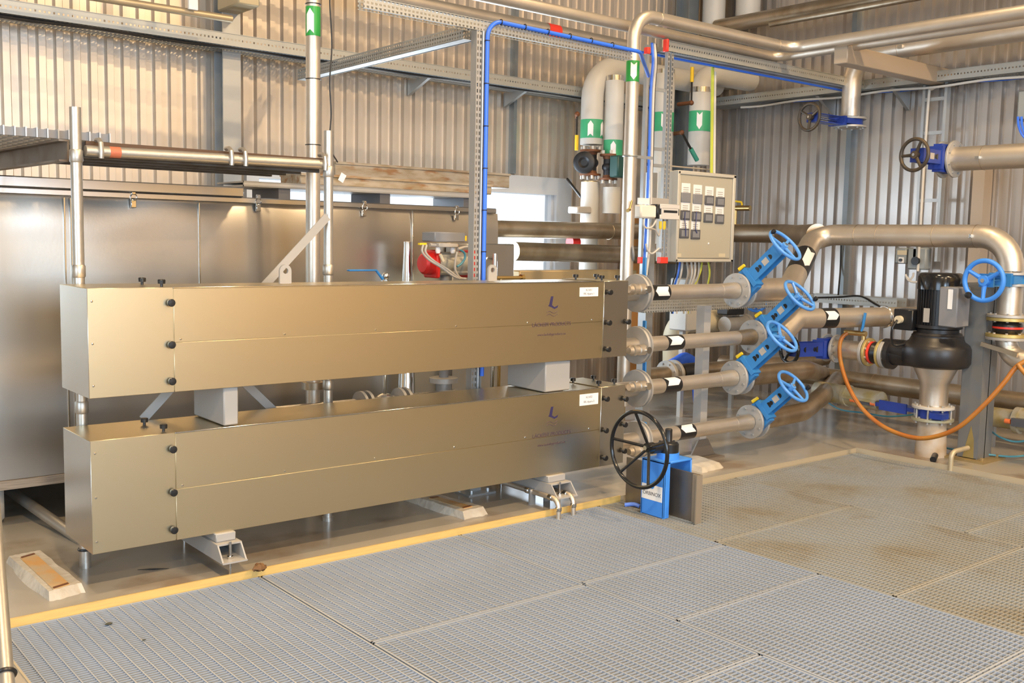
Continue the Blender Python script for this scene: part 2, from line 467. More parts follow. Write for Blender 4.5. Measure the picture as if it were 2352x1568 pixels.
# window in the back wall with its frame, mullions, sill and glass
m = MB()
m.bb((WX0-.05, YW-.05, WZ1-.13), (WX1+.06, YW+.12, WZ1+.03)); m.bb((WX0-.05, YW-.05, WZ0-.03), (WX1+.06, YW+.12, WZ0+.05))
m.bb((WX0-.05, YW-.05, WZ0+.05), (WX0+.05, YW+.12, WZ1-.13))
m.bb((WX1-.13, YW-.05, WZ0+.05), (WX1+.06, YW+.12, WZ1-.13))
for xx in (4.45, 5.55): m.bb((xx-.02, YW, WZ0+.05), (xx+.02, YW+.1, WZ1-.13))
wn = struct('window_1', m, FRAMEW)
g = MB(); g.bb((WX0, YW+.05, WZ0), (WX1, YW+.056, WZ1)); g.build('pane', GLASS, wn)
m = MB(); m.bb((WX1-.155, YW+.0, WZ0), (WX1-.13, YW+.05, WZ1-.13)); m.build('casement', FRAMEW, wn)

m = MB(); m.bb((8.50, -3.0, 0), (8.56, 1.6, 4.2)); dr1 = struct('reflected_dark_panel', m, M('dark_panel_brown', (.085, .065, .04), .2, .5))  # unseen dark panel, added so the casings' right part reflects something dark
m = MB()
for i in range(20): m.bb((8.49, -2.95, .1+.2*i), (8.50, 1.55, .11+.2*i))
m.build('panel_seam', BLACK, dr1)
# steel columns of the building
def hcol(name, cx, cy, a, b, axis, z1=6.5, t=0.012, mat=STEELCOL):
    mm = MB()
    if axis == 'Y':
        mm.bb((cx-a/2, cy-b/2, 0), (cx+a/2, cy-b/2+t, z1)); mm.bb((cx-a/2, cy+b/2-t, 0), (cx+a/2, cy+b/2, z1)); mm.bb((cx-t/2, cy-b/2+t, 0), (cx+t/2, cy+b/2-t, z1))
    else:
        mm.bb((cx-a/2, cy-b/2, 0), (cx-a/2+t, cy+b/2, z1)); mm.bb((cx+a/2-t, cy-b/2, 0), (cx+a/2, cy+b/2, z1)); mm.bb((cx-a/2+t, cy-t/2, 0), (cx+a/2-t, cy+t/2, z1))
    return struct(name, mm, mat)
p = K(532, 250, Y=7.10)
hcol('trim_4', p.x, 7.17, 0.135, 0.16, 'Y', mat=GALV)
p = K(1598, 60, Y=7.0)
hcol('trim_5', p.x, 7.12, 0.14, 0.18, 'Y')
for i, (px, wd, mt) in enumerate(((1949, .05, STEELCOL), (1182, .035, STEELCOL))):
    mm = MB()
    if px > 1600:
        q = K(px, 400, X=8.55); mm.bb((8.52, q.y-wd/2, 0), (8.60, q.y+wd/2, 6.4))
    else:
        q = K(px, 200, Y=7.25); mm.bb((q.x-wd/2, 7.23, 2.1), (q.x+wd/2, 7.30, 6.4))
    struct('trim_%d' % (6+i), mm, mt)

# high bay lamps under the ceiling, with an added rear row for the front wall
LP = None
for i, (lx, ly, lw) in enumerate(LAMPS):
    lab = 'bell-shaped hall lamp with warm glowing glass hanging over the %s' % ('machines' if ly > 0 else 'open floor behind, unseen')
    if i == 0 or (ly < 0 and LAMPS[i-1][1] > 0) or True:
        t = thing('hall_lamp', lab, 'lamp', (lx, ly, LAMP_Z), 'warm hall lamps over the machines' if ly > 0 else 'warm hall lamps over the open floor')
        s = MB(); s.lathe((lx, ly, LAMP_Z), (0, 0, 1), [(0, .26), (.06, .25), (.2, .12), (.24, .08), (.42, .08), (.42, 0.001)], 24); s.build('shade', GALV, t)
        s = MB(); s.cyl((lx, ly, LAMP_Z+.004), (lx, ly, LAMP_Z+.016), .23); s.build('lamp_glass', LAMPM, t)
        s = MB(); s.cyl((lx, ly, LAMP_Z+.42), (lx, ly, ZC), .008, n=8); s.build('hanging_rod', GALV, t)
    l = bpy.data.lights.new('lamp_light', 'AREA'); l.shape = 'DISK'; l.size = 0.3; l.energy = lw; l.color = WARM
    lo = bpy.data.objects.new('lamp_light', l); COL.objects.link(lo); lo.location = (lx, ly, LAMP_Z-.01)

# ------------------------------------------------------------------ floor gratings
S = 1.02
def grating(x0, x1, y0, y1, label, mat=None, px=0.0478, py=0.0196):
    t = thing('floor_grating', label, 'grating', ((x0+x1)/2, (y0+y1)/2, GZ), 'galvanized gratings of the pit cover')
    g = 0.004; x0 += g; x1 -= g; y0 += g; y1 -= g
    mm = MB(); hgt = 0.03
    n = max(1, round((x1-x0)/px))
    for i in range(1, n):
        x = x0+(x1-x0)*i/n; mm.bb((x-.0024, y0, GZ-hgt), (x+.0024, y1, GZ))
    n = max(1, round((y1-y0)/py))
    for i in range(1, n):
        y = y0+(y1-y0)*i/n; mm.bb((x0, y-.0014, GZ-hgt*.8), (x1, y+.0014, GZ-0.0015))
    mm.build('bars', mat or GRATE, t)
    mm = MB()
    for a, b in (((x0, y0), (x1, y0+.008)), ((x0, y1-.008), (x1, y1)), ((x0, y0), (x0+.008, y1)), ((x1-.008, y0), (x1, y1))):
        mm.bb((a[0], a[1], GZ-hgt), (b[0], b[1], GZ+.0005))
    mm.build('edge_frame', mat or GRATE, t)
    return t
xa, xb, xc, xd = 1.936*S, 3.03*S, 4.01*S, 5.24*S
YT = GY1-.008
grating(GX0+.01, xa, -0.2, YT, 'bluish galvanized grating in the lower left corner beside the yellow kerb')
grating(xa, xb, 3.145*S, YT, 'galvanized grating along the yellow kerb, second from the left end')
grating(xa, xb, 2.203*S, 3.145*S, 'galvanized grating at bottom centre, second row away from the kerb')
grating(xa, xb, 0.6, 2.203*S, 'galvanized grating at the bottom edge of the view, third row from the kerb')
grating(xb, xc, 3.165*S, YT, 'galvanized grating in front of the blue sluice gate, below the two drain pipes')
grating(xb, xc, 2.615*S, 3.165*S, 'narrow galvanized grating in the middle of the floor')
grating(xb, xc, 1.624*S, 2.615*S, 'galvanized grating right of bottom centre, third row from the kerb')
grating(xb, xc, 0.4, 1.624*S, 'galvanized grating in the lower right bottom edge of the view')
grating(xc, xd, 3.225*S, YT, 'yellowish dirty grating that carries the blue sluice gate', GRATE_D)
grating(xc, xd, 2.245*S, 3.225*S, 'brown-stained grating right of the sluice gate, second row', GRATE_D)
grating(xc, xd, 0.9, 2.245*S, 'grating at the right edge behind the dark diagonal joint', GRATE_D)
grating(xd, GX1-.01, 2.6, YT, 'farthest grating, below the black pump and the orange hose', GRATE_D)
grating(xd, GX1-.01, 1.2, 2.6, 'brown-stained grating at the right edge of the view', GRATE_D)
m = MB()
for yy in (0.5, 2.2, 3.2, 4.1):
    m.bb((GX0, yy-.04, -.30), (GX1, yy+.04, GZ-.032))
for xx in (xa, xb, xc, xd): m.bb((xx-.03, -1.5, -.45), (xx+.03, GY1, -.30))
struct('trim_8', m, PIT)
# ------------------------------------------------------------------ the two stainless casings
YF, YB = 4.24, 4.61
BX0, BX1 = 1.272, K(1440, 735, Y=4.24).x
def casing(z0, z1, label, num, lev):
    t = thing('exchanger_casing', label, 'heat exchanger', ((BX0+BX1)/2, (YF+YB)/2, z0), 'long stainless exchanger casings')
    h = z1-z0
    sx = K(399, 790, Y=YF).x; rx = K(1384, 760, Y=YF).x; zs = z0+h*0.475
    m = MB(); m.rbox((BX0+.004, YF+.002, z0+.002), (BX1-.004, YB-.002, z1-.002), .003); m.build('body', STEEL, t)
    m = MB(); m.rbox((sx+.0015, YF-.0015, zs+.0008), (rx-.0015, YF+.004, z1+.001), .0012); m.build('upper_front_sheet', STEEL, t)
    m = MB(); m.rbox((sx+.0015, YF-.0015, z0-.001), (rx-.0015, YF+.004, zs-.0008), .0012); m.build('lower_front_sheet', STEEL, t)
    m = MB(); m.rbox((BX0+.001, YF-.0025, z0-.001), (sx-.0015, YF+.004, z1+.001), .0012); m.build('left_front_sheet', STEEL, t)
    m = MB(); m.rbox((BX0, YF-.0025, z0-.001), (BX0+.003, YB, z1+.001), .0012); tag(m.build('left_end_sheet', STEEL_END, t), 'narrow end face reflecting the room')
    m = MB(); m.rbox((rx+.0015, YF-.003, z0-.001), (BX1, YF+.004, z1+.001), .0012); m.build('right_end_cover', STEEL_END, t)
    m = MB(); m.rbox((rx+.0015, YF-.002, z1-.001), (BX1, YB, z1+.003), .001); m.build('right_top_cover', STEEL, t)
    m = MB(); m.rbox((BX0, YF-.002, z1-.001), (sx, YB, z1+.002), .001); m.build('left_top_cover', STEEL, t)
    m = MB(); m.rbox((sx, YF-.004, z1-.004), (rx, YF+.004, z1+.0022), .0015); m.build('top_edge_fold', CHROME, t)
    # rivets along the middle seam and at the left edge
    for i in range(6):
        x = sx+.03+(rx-sx-.12)*i/5.0
        m = MB(); m.lathe((x, YF-.0015, zs+.014), (0, -1, 0), [(0, .0055), (.0025, .004), (.003, .0001)], 10); m.build('rivet', CHROME, t)
    for zz in (z0+.05, z0+h/2, z1-.05):
        m = MB(); m.lathe((BX0+.018, YF-.0025, zz), (0, -1, 0), [(0, .0055), (.0025, .004), (.003, .0001)], 10); m.build('rivet', CHROME, t)
    # black clamp knobs
    def knob(p, ax):
        m = MB(); a = Vector(ax)
        m.lathe(p, ax, [(0, .006), (.012, .006), (.013, .0155), (.028, .0165), (.031, .014), (.032, .0001)], 14)
        m.build('clamp_knob', BLACK, t)
    for zz in (z0+.11*h, z0+.46*h, z0+.86*h): knob((sx-.018, YF-.0025, zz), (0, -1, 0)); knob((rx+.03, YF-.003, zz), (0, -1, 0))
    for zz in ((z0+.46*h,) if lev else (z0+.16*h, z0+.5*h, z0+.83*h)): knob((BX1-.012, YF-.003, zz), (0, -1, 0))
    for (x, y) in ((sx-.03, YF+.05), (sx-.045, YF+.24), (rx+.03, YF+.05), (rx-.02, YF+.22), (rx+.17, YF+.06), (rx+.17, YF+.24)): knob((x, y, z1+.002), (0, 0, 1))
    # printed plate with a blue letter over waves and two lines of text, and a white name label
    def fr(x, z): return frame((x, YF-.0022, z), (1, 0, 0), (0, 0, 1))
    cx = K(1268, 700 if lev else 950, Y=YF).x
    pts = [(-.018, .075), (.012, .075), (-.004, -.005), (.028, -.022), (.062, -.012), (.075, -.004), (.066, -.028), (.028, -.040), (-.012, -.022), (-.052, -.010), (-.04, 0.0)]
    zc = z1-.125
    m = MB(); m.prism([Vector((cx+a*.58, YF-.0019, zc+b*.62)) for a, b in pts], (0, -.0006, 0)); m.build('printed_emblem', LOGO, t)
    for k in (0, 1):
        m = MB(); q = []
        for i in range(13): q.append(Vector((cx-.04+.08*i/12, YF-.002, zc-.042-.016*k+.006*math.sin(i*.6))))
        m.tube(q, .0016, 5); m.build('printed_wave', PRINT, t)
    text('printed_lettering', 'L\u00c4CKEBY PRODUCTS', .030, PRINT, t, fr(cx, z1-.235))
    text('printed_lettering', 'www.lackebyproducts.se', .021, PRINT, t, fr(cx, z1-.29))
    la = K(1331, 660 if lev else 906, Y=YF); lb = K(1373, 680 if lev else 927, Y=YF)
    m = MB(); m.rbox((la.x, YF-.0032, lb.z), (lb.x, YF-.0015, la.z), .0005); wl = m.build('name_label', WHITE, t)
    cxl = (la.x+lb.x)/2; hh = la.z-lb.z
    text('label_print', 'KLV0%d' % num, .018, INK, wl, frame((cxl, YF-.0034, lb.z+hh*.7), (1, 0, 0), (0, 0, 1)), ext=.0002)
    text('label_print', 'RK-Apara %d' % num, .018, INK, wl, frame((cxl, YF-.0034, lb.z+hh*.3), (1, 0, 0), (0, 0, 1)), ext=.0002)
    if lev:
        for px in (655, 1130):
            c = K(px, 645, Y=4.42, Z=None); x = c.x
            m = MB(); inn = []; out = []; N_ = 40; zc_ = z1+.062
            for i in range(N_):
                a = 2*PI*i/N_; ca, sa = math.cos(a), math.sin(a)
                k = .03 if sa >= 0 else min(.03/max(abs(ca), 1e-6), .0605/abs(sa))
                inn.append((x+.0135*ca, zc_+.0135*sa)); out.append((x+k*ca, zc_+k*sa))
            vs = [(p[0], yy_, p[1]) for yy_ in (4.414, 4.427) for L_ in (inn, out) for p in L_]; fs = []
            for i in range(N_):
                j = (i+1) % N_
                fs += [(i, j, N_+j, N_+i), (2*N_+i, 3*N_+i, 3*N_+j, 2*N_+j), (N_+i, N_+j, 3*N_+j, 3*N_+i), (i, 2*N_+i, 2*N_+j, j)]
            m.add(vs, fs)
            tag(m.build('lifting_lug', GREYP, t), 'grey lifting eye on the top')
    return t
ZL0, ZL1, ZU0, ZU1 = 0.18, 0.650, 0.828, 1.272
casing(ZL0, ZL1, 'lower of the two long stainless exchanger casings, standing on grey feet', 2, 0)
casing(ZU0, ZU1, 'upper of the two long stainless exchanger casings, stacked on grey spacers', 1, 1)

# spacers between the casings
def spacer(pxa, pxb, y, label):
    xa_ = K(pxa, y, Y=YF+.02).x; xb_ = K(pxb, y, Y=YF+.02).x
    m = MB(); m.rbox((xa_, YF+.02, ZL1+.003), (xb_, YB-.01, ZU0-.001), .006)
    tag(m.build('spacer_block', GREYP), label, 'spacer', 'grey spacers between the casings')
spacer(514, 548, 940, 'grey spacer block between the two casings near their left end')
spacer(1253, 1310, 860, 'grey spacer block between the two casings near their right end')
# feet under the lower casing
def foot(pxl, pxr, y, label):
    a = K(pxl, y, Y=4.12).x; b = K(pxr, y, Y=4.12).x; w_ = (b-a)
    t = thing('casing_foot', label, 'support foot', ((a+b)/2, 4.4, 0), 'grey feet under the lower casing')
    m = MB()
    zt, zb = 0.140, 0.066
    th = .007
    yt0, yb0 = 4.185, 4.125      # slanted front end of a rectangular hollow section
    m.bb((a, yb0, zb), (b, 4.78, zb+th)); m.bb((a, yt0, zt-th), (b, 4.78, zt))
    for xs_ in (a+.0002, b-th-.0002): m.prism([Vector((xs_, yb0+.002, zb+.0005)), Vector((xs_, 4.779, zb+.0005)), Vector((xs_, 4.779, zt-.0005)), Vector((xs_, yt0+.002, zt-.0005))], (th, 0, 0))
    m.build('beam', GREYP, t)
    m = MB(); m.rbox((a+.01, 4.22, zt), (b-.012, YB, ZL0-.001), .004); m.build('pedestal', GREYP, t)
    for yy in (4.174, 4.70):
        m = MB(); m.cyl((a+.055, yy, 0), (a+.055, yy, zt+.01), .007, n=10); m.cyl((a+.055, yy, zb+th), (a+.055, yy, zb+th+.012), .014, n=6); m.build('levelling_bolt', CHROME, t)
foot(513, 570, 1255, 'grey box-section foot under the lower casing, left of the brown leaf')
foot(1284, 1330, 1105, 'grey box-section foot under the lower casing, above the two drain pipes')

# ------------------------------------------------------------------ scaffold behind the casings
PA = Vector((1.362, 4.645, 0)); PB = Vector((2.62, 4.70, 0))
za, zb_ = K(171, 246, Y=PA.y).z, K(760, 301, Y=PB.y).z
t = thing('scaffold', 'galvanized tube scaffold with two uprights behind the stainless casings', 'scaffold', (2.0, 4.67, 0))
for p, zt in ((PA, za), (PB, zb_)):
    m = MB(); m.ring(p, (0, 0, 1), .0242, .021, zt, 20); m.cyl(p, p+Vector((0, 0, zt-.03)), .0240); m.build('upright', TUBE, t)
    for zz in (zt-.235, 0.70, 1.30):
        m = MB(); m.lathe(p+Vector((0, 0, zz)), (0, 0, 1), [(0, .0245), (.006, .0285), (.05, .0285), (.056, .0245)], 20); m.build('spigot_sleeve', TUBE, t)
m = MB(); m.cyl(p - Vector((0, 0, 0)), p+Vector((0, 0, .02)), .03); m.build('base_sleeve', TUBE, t)
m = MB(); m.torus(PA+Vector((0, 0, .085)), (0, 0, 1), .026, .006, 24, 8); m.box(PA+Vector((.04, -.02, .083)), (.03, .01, .01)); tag(m.build('cable_tie', BLACK, t), 'black strap near the foot')
l0 = K(196, 346, Y=4.63); l1 = K(748, 378, Y=4.66)
m = MB(); m.cyl(l0, l1, .024); m.build('ledger', TUBE, t)
dl = (l1-l0)
for f in (0.05, .56, .62, .985):
    c = l0+dl*f
    m = MB(); m.tube([c+Vector((0, -.027, -.03)), c+Vector((0, -.031, .0)), c+Vector((0, -.024, .035)), c+Vector((0, .0, .05)), c+Vector((0, .035, .05))], .011, 8); m.build('hook_clamp', TUBE, t)
m = MB(); c = l0+dl*.085; m.cyl(c, c+dl*.04, .0246, n=20); tag(m.build('tape_mark', M('red_tape', (.5, .14, .07), 0, .5), t), 'faded red tape')
for a, b in (((752, 497), (328, 963)), ((335, 660), (770, 1075))):
    pa = K(a[0], a[1], Y=4.665); pb = K(b[0], b[1], Y=4.665)
    m = MB(); d = (pb-pa); ln = d.length; ang = math.atan2(d.z, d.x)
    m.box((pa+pb)/2, (ln, .006, .042), Matrix.Rotation(-ang, 3, 'Y'))
    if b[1] > 1000: m.v = [(v[0], v[1]+.02, v[2]) for v in m.v]
    m.build('brace', GREYP, t)
# deck on the scaffold and what lies beside it
zd = K(300, 352, Y=4.70).z
da = K(196, 328, Y=4.70); db = K(742, 360, Y=4.73)
m = MB(); m.bb((da.x, 4.70, zd-.005), (db.x, 5.32, zd+.037))
t = thing('scaffold_deck', 'dark scaffold deck plank lying on the hooks behind the ledger', 'plank', ((da.x+db.x)/2, 5.0, zd))
m.build('deck_panel', DECK, t)
m = MB()
for yy in (4.75, 4.95, 5.12, 5.29): m.bb((da.x+.01, yy, zd-.03), (db.x-.01, yy+.02, zd-.005))
m.build('underside_ribs', DECK, t)
m = MB(); m.bb((da.x, 4.692, zd+.02), (db.x, 4.70, zd+.040)); m.build('edge_rail', M('rusty_edge', (.10, .055, .03), .3, .6), t)
a = K(157, 346, Y=4.72); b = K(0, 360, Y=5.75)
d = Vector((b.x-a.x, b.y-a.y, 0)); ln = d.length*1.25; d.normalize(); nrm = Vector((-d.y, d.x, 0))
t = thing('steel_channel', 'rusty steel channel beam running back from the left scaffold upright', 'beam', a)
m = MB(); R3 = Matrix((d, nrm, Vector((0, 0, 1)))).transposed()
m.box(a+d*ln/2, (ln, .008, .095), R3); m.box(a+d*ln/2+nrm*.02+Vector((0, 0, .0435)), (ln, .04, .008), R3); m.box(a+d*ln/2+nrm*.02-Vector((0, 0, .0435)), (ln, .04, .008), R3)
m.build('channel', M('rusty_channel', (.24, .20, .16), .5, .5, var=(6, .7, (.16, .10, .06))), t)
q = a+d*(.62)
m = MB(); m.cyl(q, q-nrm*.022, .014, n=6); m.box(q+d*.03-nrm*.004, (.03, .006, .03), R3); m.build('bolt', CHROME, t)
# grating panel laid on top at the far left
ga = K(253, 312, Y=4.86)
t = thing('platform_grating', 'grey platform grating on edge of the scaffold at the upper left', 'grating', (ga.x-.8, 5.3, ga.z))
m = MB()
for i in range(0, 52):
    x = ga.x-.045*i; m.bb((x-.003, 4.86, ga.z-.03), (x+.003, 5.9, ga.z+.012))
m.build('bars', GALV, t)
m = MB()
for i in range(0, 11): m.bb((ga.x-2.34, 4.875+.1*i, ga.z-.028), (ga.x, 4.879+.1*i, ga.z+.008))
m.bb((ga.x-2.34, 5.893, ga.z-.03), (ga.x, 5.899, ga.z+.012))
m.build('cross_rods', MGREY, t)

# near handrail post at the lower left edge
pn = K(14, 1568, D=3.05); pt_ = K(0, 1380, D=3.25)
m = MB()
t = thing('scaffold_post', 'near scaffold tube at the lower left corner with a black tie', 'scaffold tube', (pn.x-.0, pn.y, GZ))
dirv = Vector((0, 0, 1))
base = Vector((pn.x, pn.y, 0)); top = pt_ + (pt_-pn).normalized()*.5
low = pn - (pt_-pn).normalized()*((pn.z-.0)/max(.01, (pt_-pn).normalized().z))
m.cyl(low, top, .0242); m.build('tube', TUBE, t)
u = (top-low).normalized(); q = pn+u*.03
m = MB(); m.torus(q, u, .027, .0065, 24, 8); m.build('cable_tie', BLACK, t)

# ------------------------------------------------------------------ big stainless tank behind
YTK = 5.50
tx1 = K(1143, 600, Y=YTK).x
tzt = K(600, 455, Y=YTK).z; tzb = 0.245
t = thing('tank', 'large box-shaped stainless tank standing behind the casings', 'tank', (1.5, 6.1, .15))
m = MB(); m.rbox((-2.0, YTK+.025, tzb), (tx1, 6.75, tzt-.03), .01); m.build('body', TANKM, t)
# front sheet: buckled a little, rolled back under the lid
nx, nz = 150, 46; vs = []; fs = []
for k in range(nz+1):
    f = k/nz; f = 1-(1-f)**1.6
    z_ = tzb+.002+(tzt-.036-tzb)*f
    for i in range(nx+1):
        x_ = -1.998+(tx1+1.996)*i/nx
        roll = max(0.0, (z_-(tzt-.036-.16-.03*math.sin(x_*5.3)-.02*math.sin(x_*11+1)))/.16)
        y_ = YTK+.004*math.sin(x_*3.1+.6)*math.sin((z_-tzb)*4.2)+.0025*math.sin(x_*7.7+z_*3)+.016*roll**2
        vs.append((x_, y_, z_))
for k in range(nz):
    for i in range(nx):
        a_ = k*(nx+1)+i; fs.append((a_, a_+1, a_+nx+2, a_+nx+1))
m = MB(); m.add(vs, fs); m.build('front_sheet', TANKM, t)
m = MB(); m.rbox((-2.0, YTK-.02, tzt-.035), (tx1-.03, 6.77, tzt+.0), .006); m.build('lid_rim', TANKTOP, t)
lx = K(560, 452, Y=YTK-.03).x
m = MB(); m.rbox((-2.0, YTK-.035, tzt+.0), (lx, 5.75, tzt+.055), .006); tag(m.build('lid_flange', TANKTOP, t), 'bluish raised lid edge at the left')
for px, yy in ((150, 600), (165, 600), (458, 600), (947, 550)):
    x = K(px, yy, Y=YTK).x
    m = MB(); m.rbox((x-.004, YTK-.009, tzb+.01), (x+.004, YTK+.004, tzt-.04), .0015); m.build('seam_strip', CHROME, t)
for px, yy in ((307, 455), (594, 465), (838, 478), (1050, 488)):
    c = K(px, yy, Y=YTK-.02)
    m = MB(); m.rbox((c.x-.014, YTK-.022, c.z-.05), (c.x+.014, YTK, c.z-.01), .003); m.torus((c.x, YTK-.02, c.z+.005), (0, 1, 0), .017, .0035, 20, 6); m.rbox((c.x-.01, YTK-.026, c.z+.02), (c.x+.01, YTK-.004, c.z+.045), .002); m.build('latch', CHROME, t)
m = MB(); m.bb((-2.0, YTK-.015, tzb-.045), (tx1+.0, 6.75, tzb)); m.build('plywood_base', PLY, t)
for i, (x, pxl) in enumerate(((0.95, None), (-.3, None), (2.6, None), (4.0, None))):
    m = MB(); m.rbox((x-.3, 5.57, 0), (x+.3, 6.6, tzb-.045), .03)
    tag(m.build('plinth', M('plinth_paint_%d' % i, (.60, .57, .52), 0, .6)), ('pale concrete plinth under the tank at the left edge of the view' if i == 0 else 'pale concrete plinth under the tank, %s' % ('left of the view' if i == 1 else 'behind the casing middle' if i == 2 else 'behind the casing right end')), 'plinth', 'plinths under the tank')
# second, smaller stainless box right of the tank
c0 = K(1112, 650, Y=5.45); c1 = K(1172, 560, Y=5.45)
t = thing('service_box', 'small stainless box standing at the right end of the tank', 'box', ((c0.x+c1.x)/2, 5.6, 0))
m = MB(); m.rbox((c0.x-.3, 5.40, .25), (c1.x, 5.485, c1.z), .008); m.build('housing', TANKM, t)
m = MB(); m.bb((c0.x-.25, 5.42, 0), (c0.x-.2, 5.47, .25)); m.build('leg', GALV, t)
m = MB(); m.bb((c1.x-.06, 5.42, 0), (c1.x-.01, 5.47, .25)); m.build('leg', GALV, t)
q = K(1130, 625, Y=5.38)
m = MB(); m.tube(rounded([q+Vector((.04, 0, -.3)), q+Vector((.04, 0, .10)), q+Vector((-.06, 0, .10)), q+Vector((-.06, 0, -.1))], .03), .008, 8); m.build('drain_bend', CHROME, t)

# weathered beams stacked on the tank
for (pl, pr, yt, yb, Yb, lab) in ((770, 1171, 403, 432, 6.05, 'upper weathered beam of the stack above the tank, rusty at its right end'), (690, 1130, 428, 447, 5.95, 'thin weathered plank under the upper beam above the tank')):
    b1 = K(pr, yt, Y=Yb); b2 = K(pr, yb, Y=Yb); b0 = K(pl, yt-(pr-pl)*.078, Y=Yb)
    tt = thing('timber_beam', lab, 'beam', ((b0.x+b1.x)/2, Yb+.1, b2.z))
    m = MB(); m.rbox((b0.x, Yb, b2.z), (b1.x, Yb+.28, b1.z), .006); m.build('beam_body', BEAMM, tt)
    m = MB(); m.bb((b0.x, Yb-.012, b1.z-.004), (b1.x, Yb+.29, b1.z+.012)); m.build('top_board', BEAMM, tt)
b1 = K(1120, 446, Y=5.9); b2 = K(1120, 458, Y=5.9)
b0 = K(505, 415, Y=5.9)
tt = thing('steel_beam', 'long grey steel section lying under the timbers above the tank', 'beam', (3, 6, b1.z))
m = MB(); zt_ = K(800, 428, Y=5.9).z; zb2 = K(800, 440, Y=5.9).z
m.bb((K(560, 430, Y=5.9).x, 5.9, zb2), (K(1095, 440, Y=5.9).x, 5.912, zt_)); m.bb((K(560, 430, Y=5.9).x, 5.9, zb2), (K(1095, 440, Y=5.9).x, 6.3, zb2+.01)); m.bb((K(560, 430, Y=5.9).x, 5.9, zt_-.01), (K(1095, 440, Y=5.9).x, 6.3, zt_))
m.build('section', GREYP, tt)
for px in (640, 870, 1060):
    x = K(px, 450, Y=6.0).x
    m = MB(); m.bb((x-.04, 5.92, tzt), (x+.04, 6.3, zb2)); m.build('packing_block', DGREY, tt)
q = K(786, 408, Y=5.86)
m = MB(); m.box(q, (.04, .002, .055), Matrix.Rotation(R_(28), 3, 'Y')); tag(m.build('paper_tag', WHITE), 'small white paper tag hanging from the weathered beams', 'tag')
# ------------------------------------------------------------------ helpers for pipework
def band(parent, c, ax, R, length, mat, name='label_band'):
    c = Vector(c); a = Vector(ax).normalized()
    m = MB(); m.cyl(c-a*length/2, c+a*length/2, R+.0012, n=28, caps=False)
    m.ring(c-a*length/2, a, R+.0012, R-.001, .0005, 28); m.ring(c+a*length/2, a, R+.0012, R-.001, .0005, 28)
    return m.build(name, mat, parent)
def arrow(parent, c, ax, R, length, half, face, mat=WHITE, words=None):
    """flow arrow sticker wrapped on a pipe; ax points where the arrow points, face is the outward side"""
    c = Vector(c); a = Vector(ax).normalized(); f = Vector(face); f = (f-a*f.dot(a)).normalized(); s = a.cross(f)
    n = 14; vs = []; fs = []; R = R+.0028; am = half/R; hd = length*.24
    for i in range(n+1):
        t = -1+2*i/n; th = am*t
        o = c + f*(R*math.cos(th)) + s*(R*math.sin(th)); w_ = 1-abs(t)
        for h in (-length/2+.16*length*w_, length/2-hd+hd*w_): vs.append(o+a*h)
    for i in range(n): fs.append((2*i, 2*i+2, 2*i+3, 2*i+1))
    m = MB(); m.add(vs, fs); o = m.build('flow_arrow', mat, parent)
    return o
def ring_seam(parent, c, ax, R, name='weld_seam', mat=None):
    m = MB(); m.torus(c, ax, R, .0025, 28, 6); return m.build(name, mat or PIPED, parent)
def pipe(name, label, pts, R, mat, rad=0.2, cat='pipe', group=None, n=28, parts=True):
    p = rounded(pts, rad) if len(pts) > 2 else [Vector(q) for q in pts]
    t = thing(name, label, cat, Vector(pts[0]), group)
    m = MB(); m.tube(p, R, n); m.build('pipe_run', mat, t)
    return t
def wheel(parent, c, ax, R, r, spokes, mat, dish=0.0, knob=None, spoke_r=None, phase=0.0):
    """handwheel: rim, hub and spokes in one mesh, optional crank knob below it"""
    c = Vector(c); a = Vector(ax).normalized(); x, y, z = basis(a); m = MB()
    m.torus(c, a, R-r, r, 48, 12)
    hub = c-a*dish
    m.cyl(hub-a*r*1.3, hub+a*r*1.5, r*2.1, n=18)
    for i in range(spokes):
        t = 2*PI*i/spokes+phase; d = x*math.cos(t)+y*math.sin(t)
        q = [hub+d*r*1.5, hub*.5+c*.5+d*(R*.5), c+d*(R-r)]
        sr = spoke_r or r*.85
        m.tube(smooth(q, 4), [sr*1.25, sr*1.2, sr*1.15, sr*1.1, sr*1.05, sr, sr, sr, sr], 8)
    w_ = m.build('handwheel', mat, parent)
    m = MB(); m.cyl(hub+a*r*1.5, hub+a*(r*1.5+.008), r*.9, n=6); m.build('hub_nut', CHROME, w_)
    if knob is not None:
        d = x*math.cos(knob)+y*math.sin(knob); q = c+d*(R-r)
        m = MB(); m.lathe(q, a, [(0, r*.5), (.012, r*.55), (.018, r*1.25), (.03, r*1.45), (.042, r*1.2), (.047, .0005)], 14); m.build('crank_knob', BLACK, w_)
    return w_
def flange(parent, c, ax, R, r, h, mat=FLANGE, nb=8, bolt=.009, name='flange', sides=(1, 1)):
    c = Vector(c); a = Vector(ax).normalized(); m = MB()
    m.lathe(c, a, [(0, R*.985), (.002, R), (h-.002, R), (h, R*.985)], 36)
    f = m.build(name, mat, parent)
    bm_ = FLANGE if mat is not FLANGE else GALV
    if sides[1]: bolt_parts(f, c+a*h, a, R*.80, bolt, bolt*.9, nb, bm_)
    if sides[0]: bolt_parts(f, c, -a, R*.80, bolt, bolt*.9, nb, bm_)
    return f
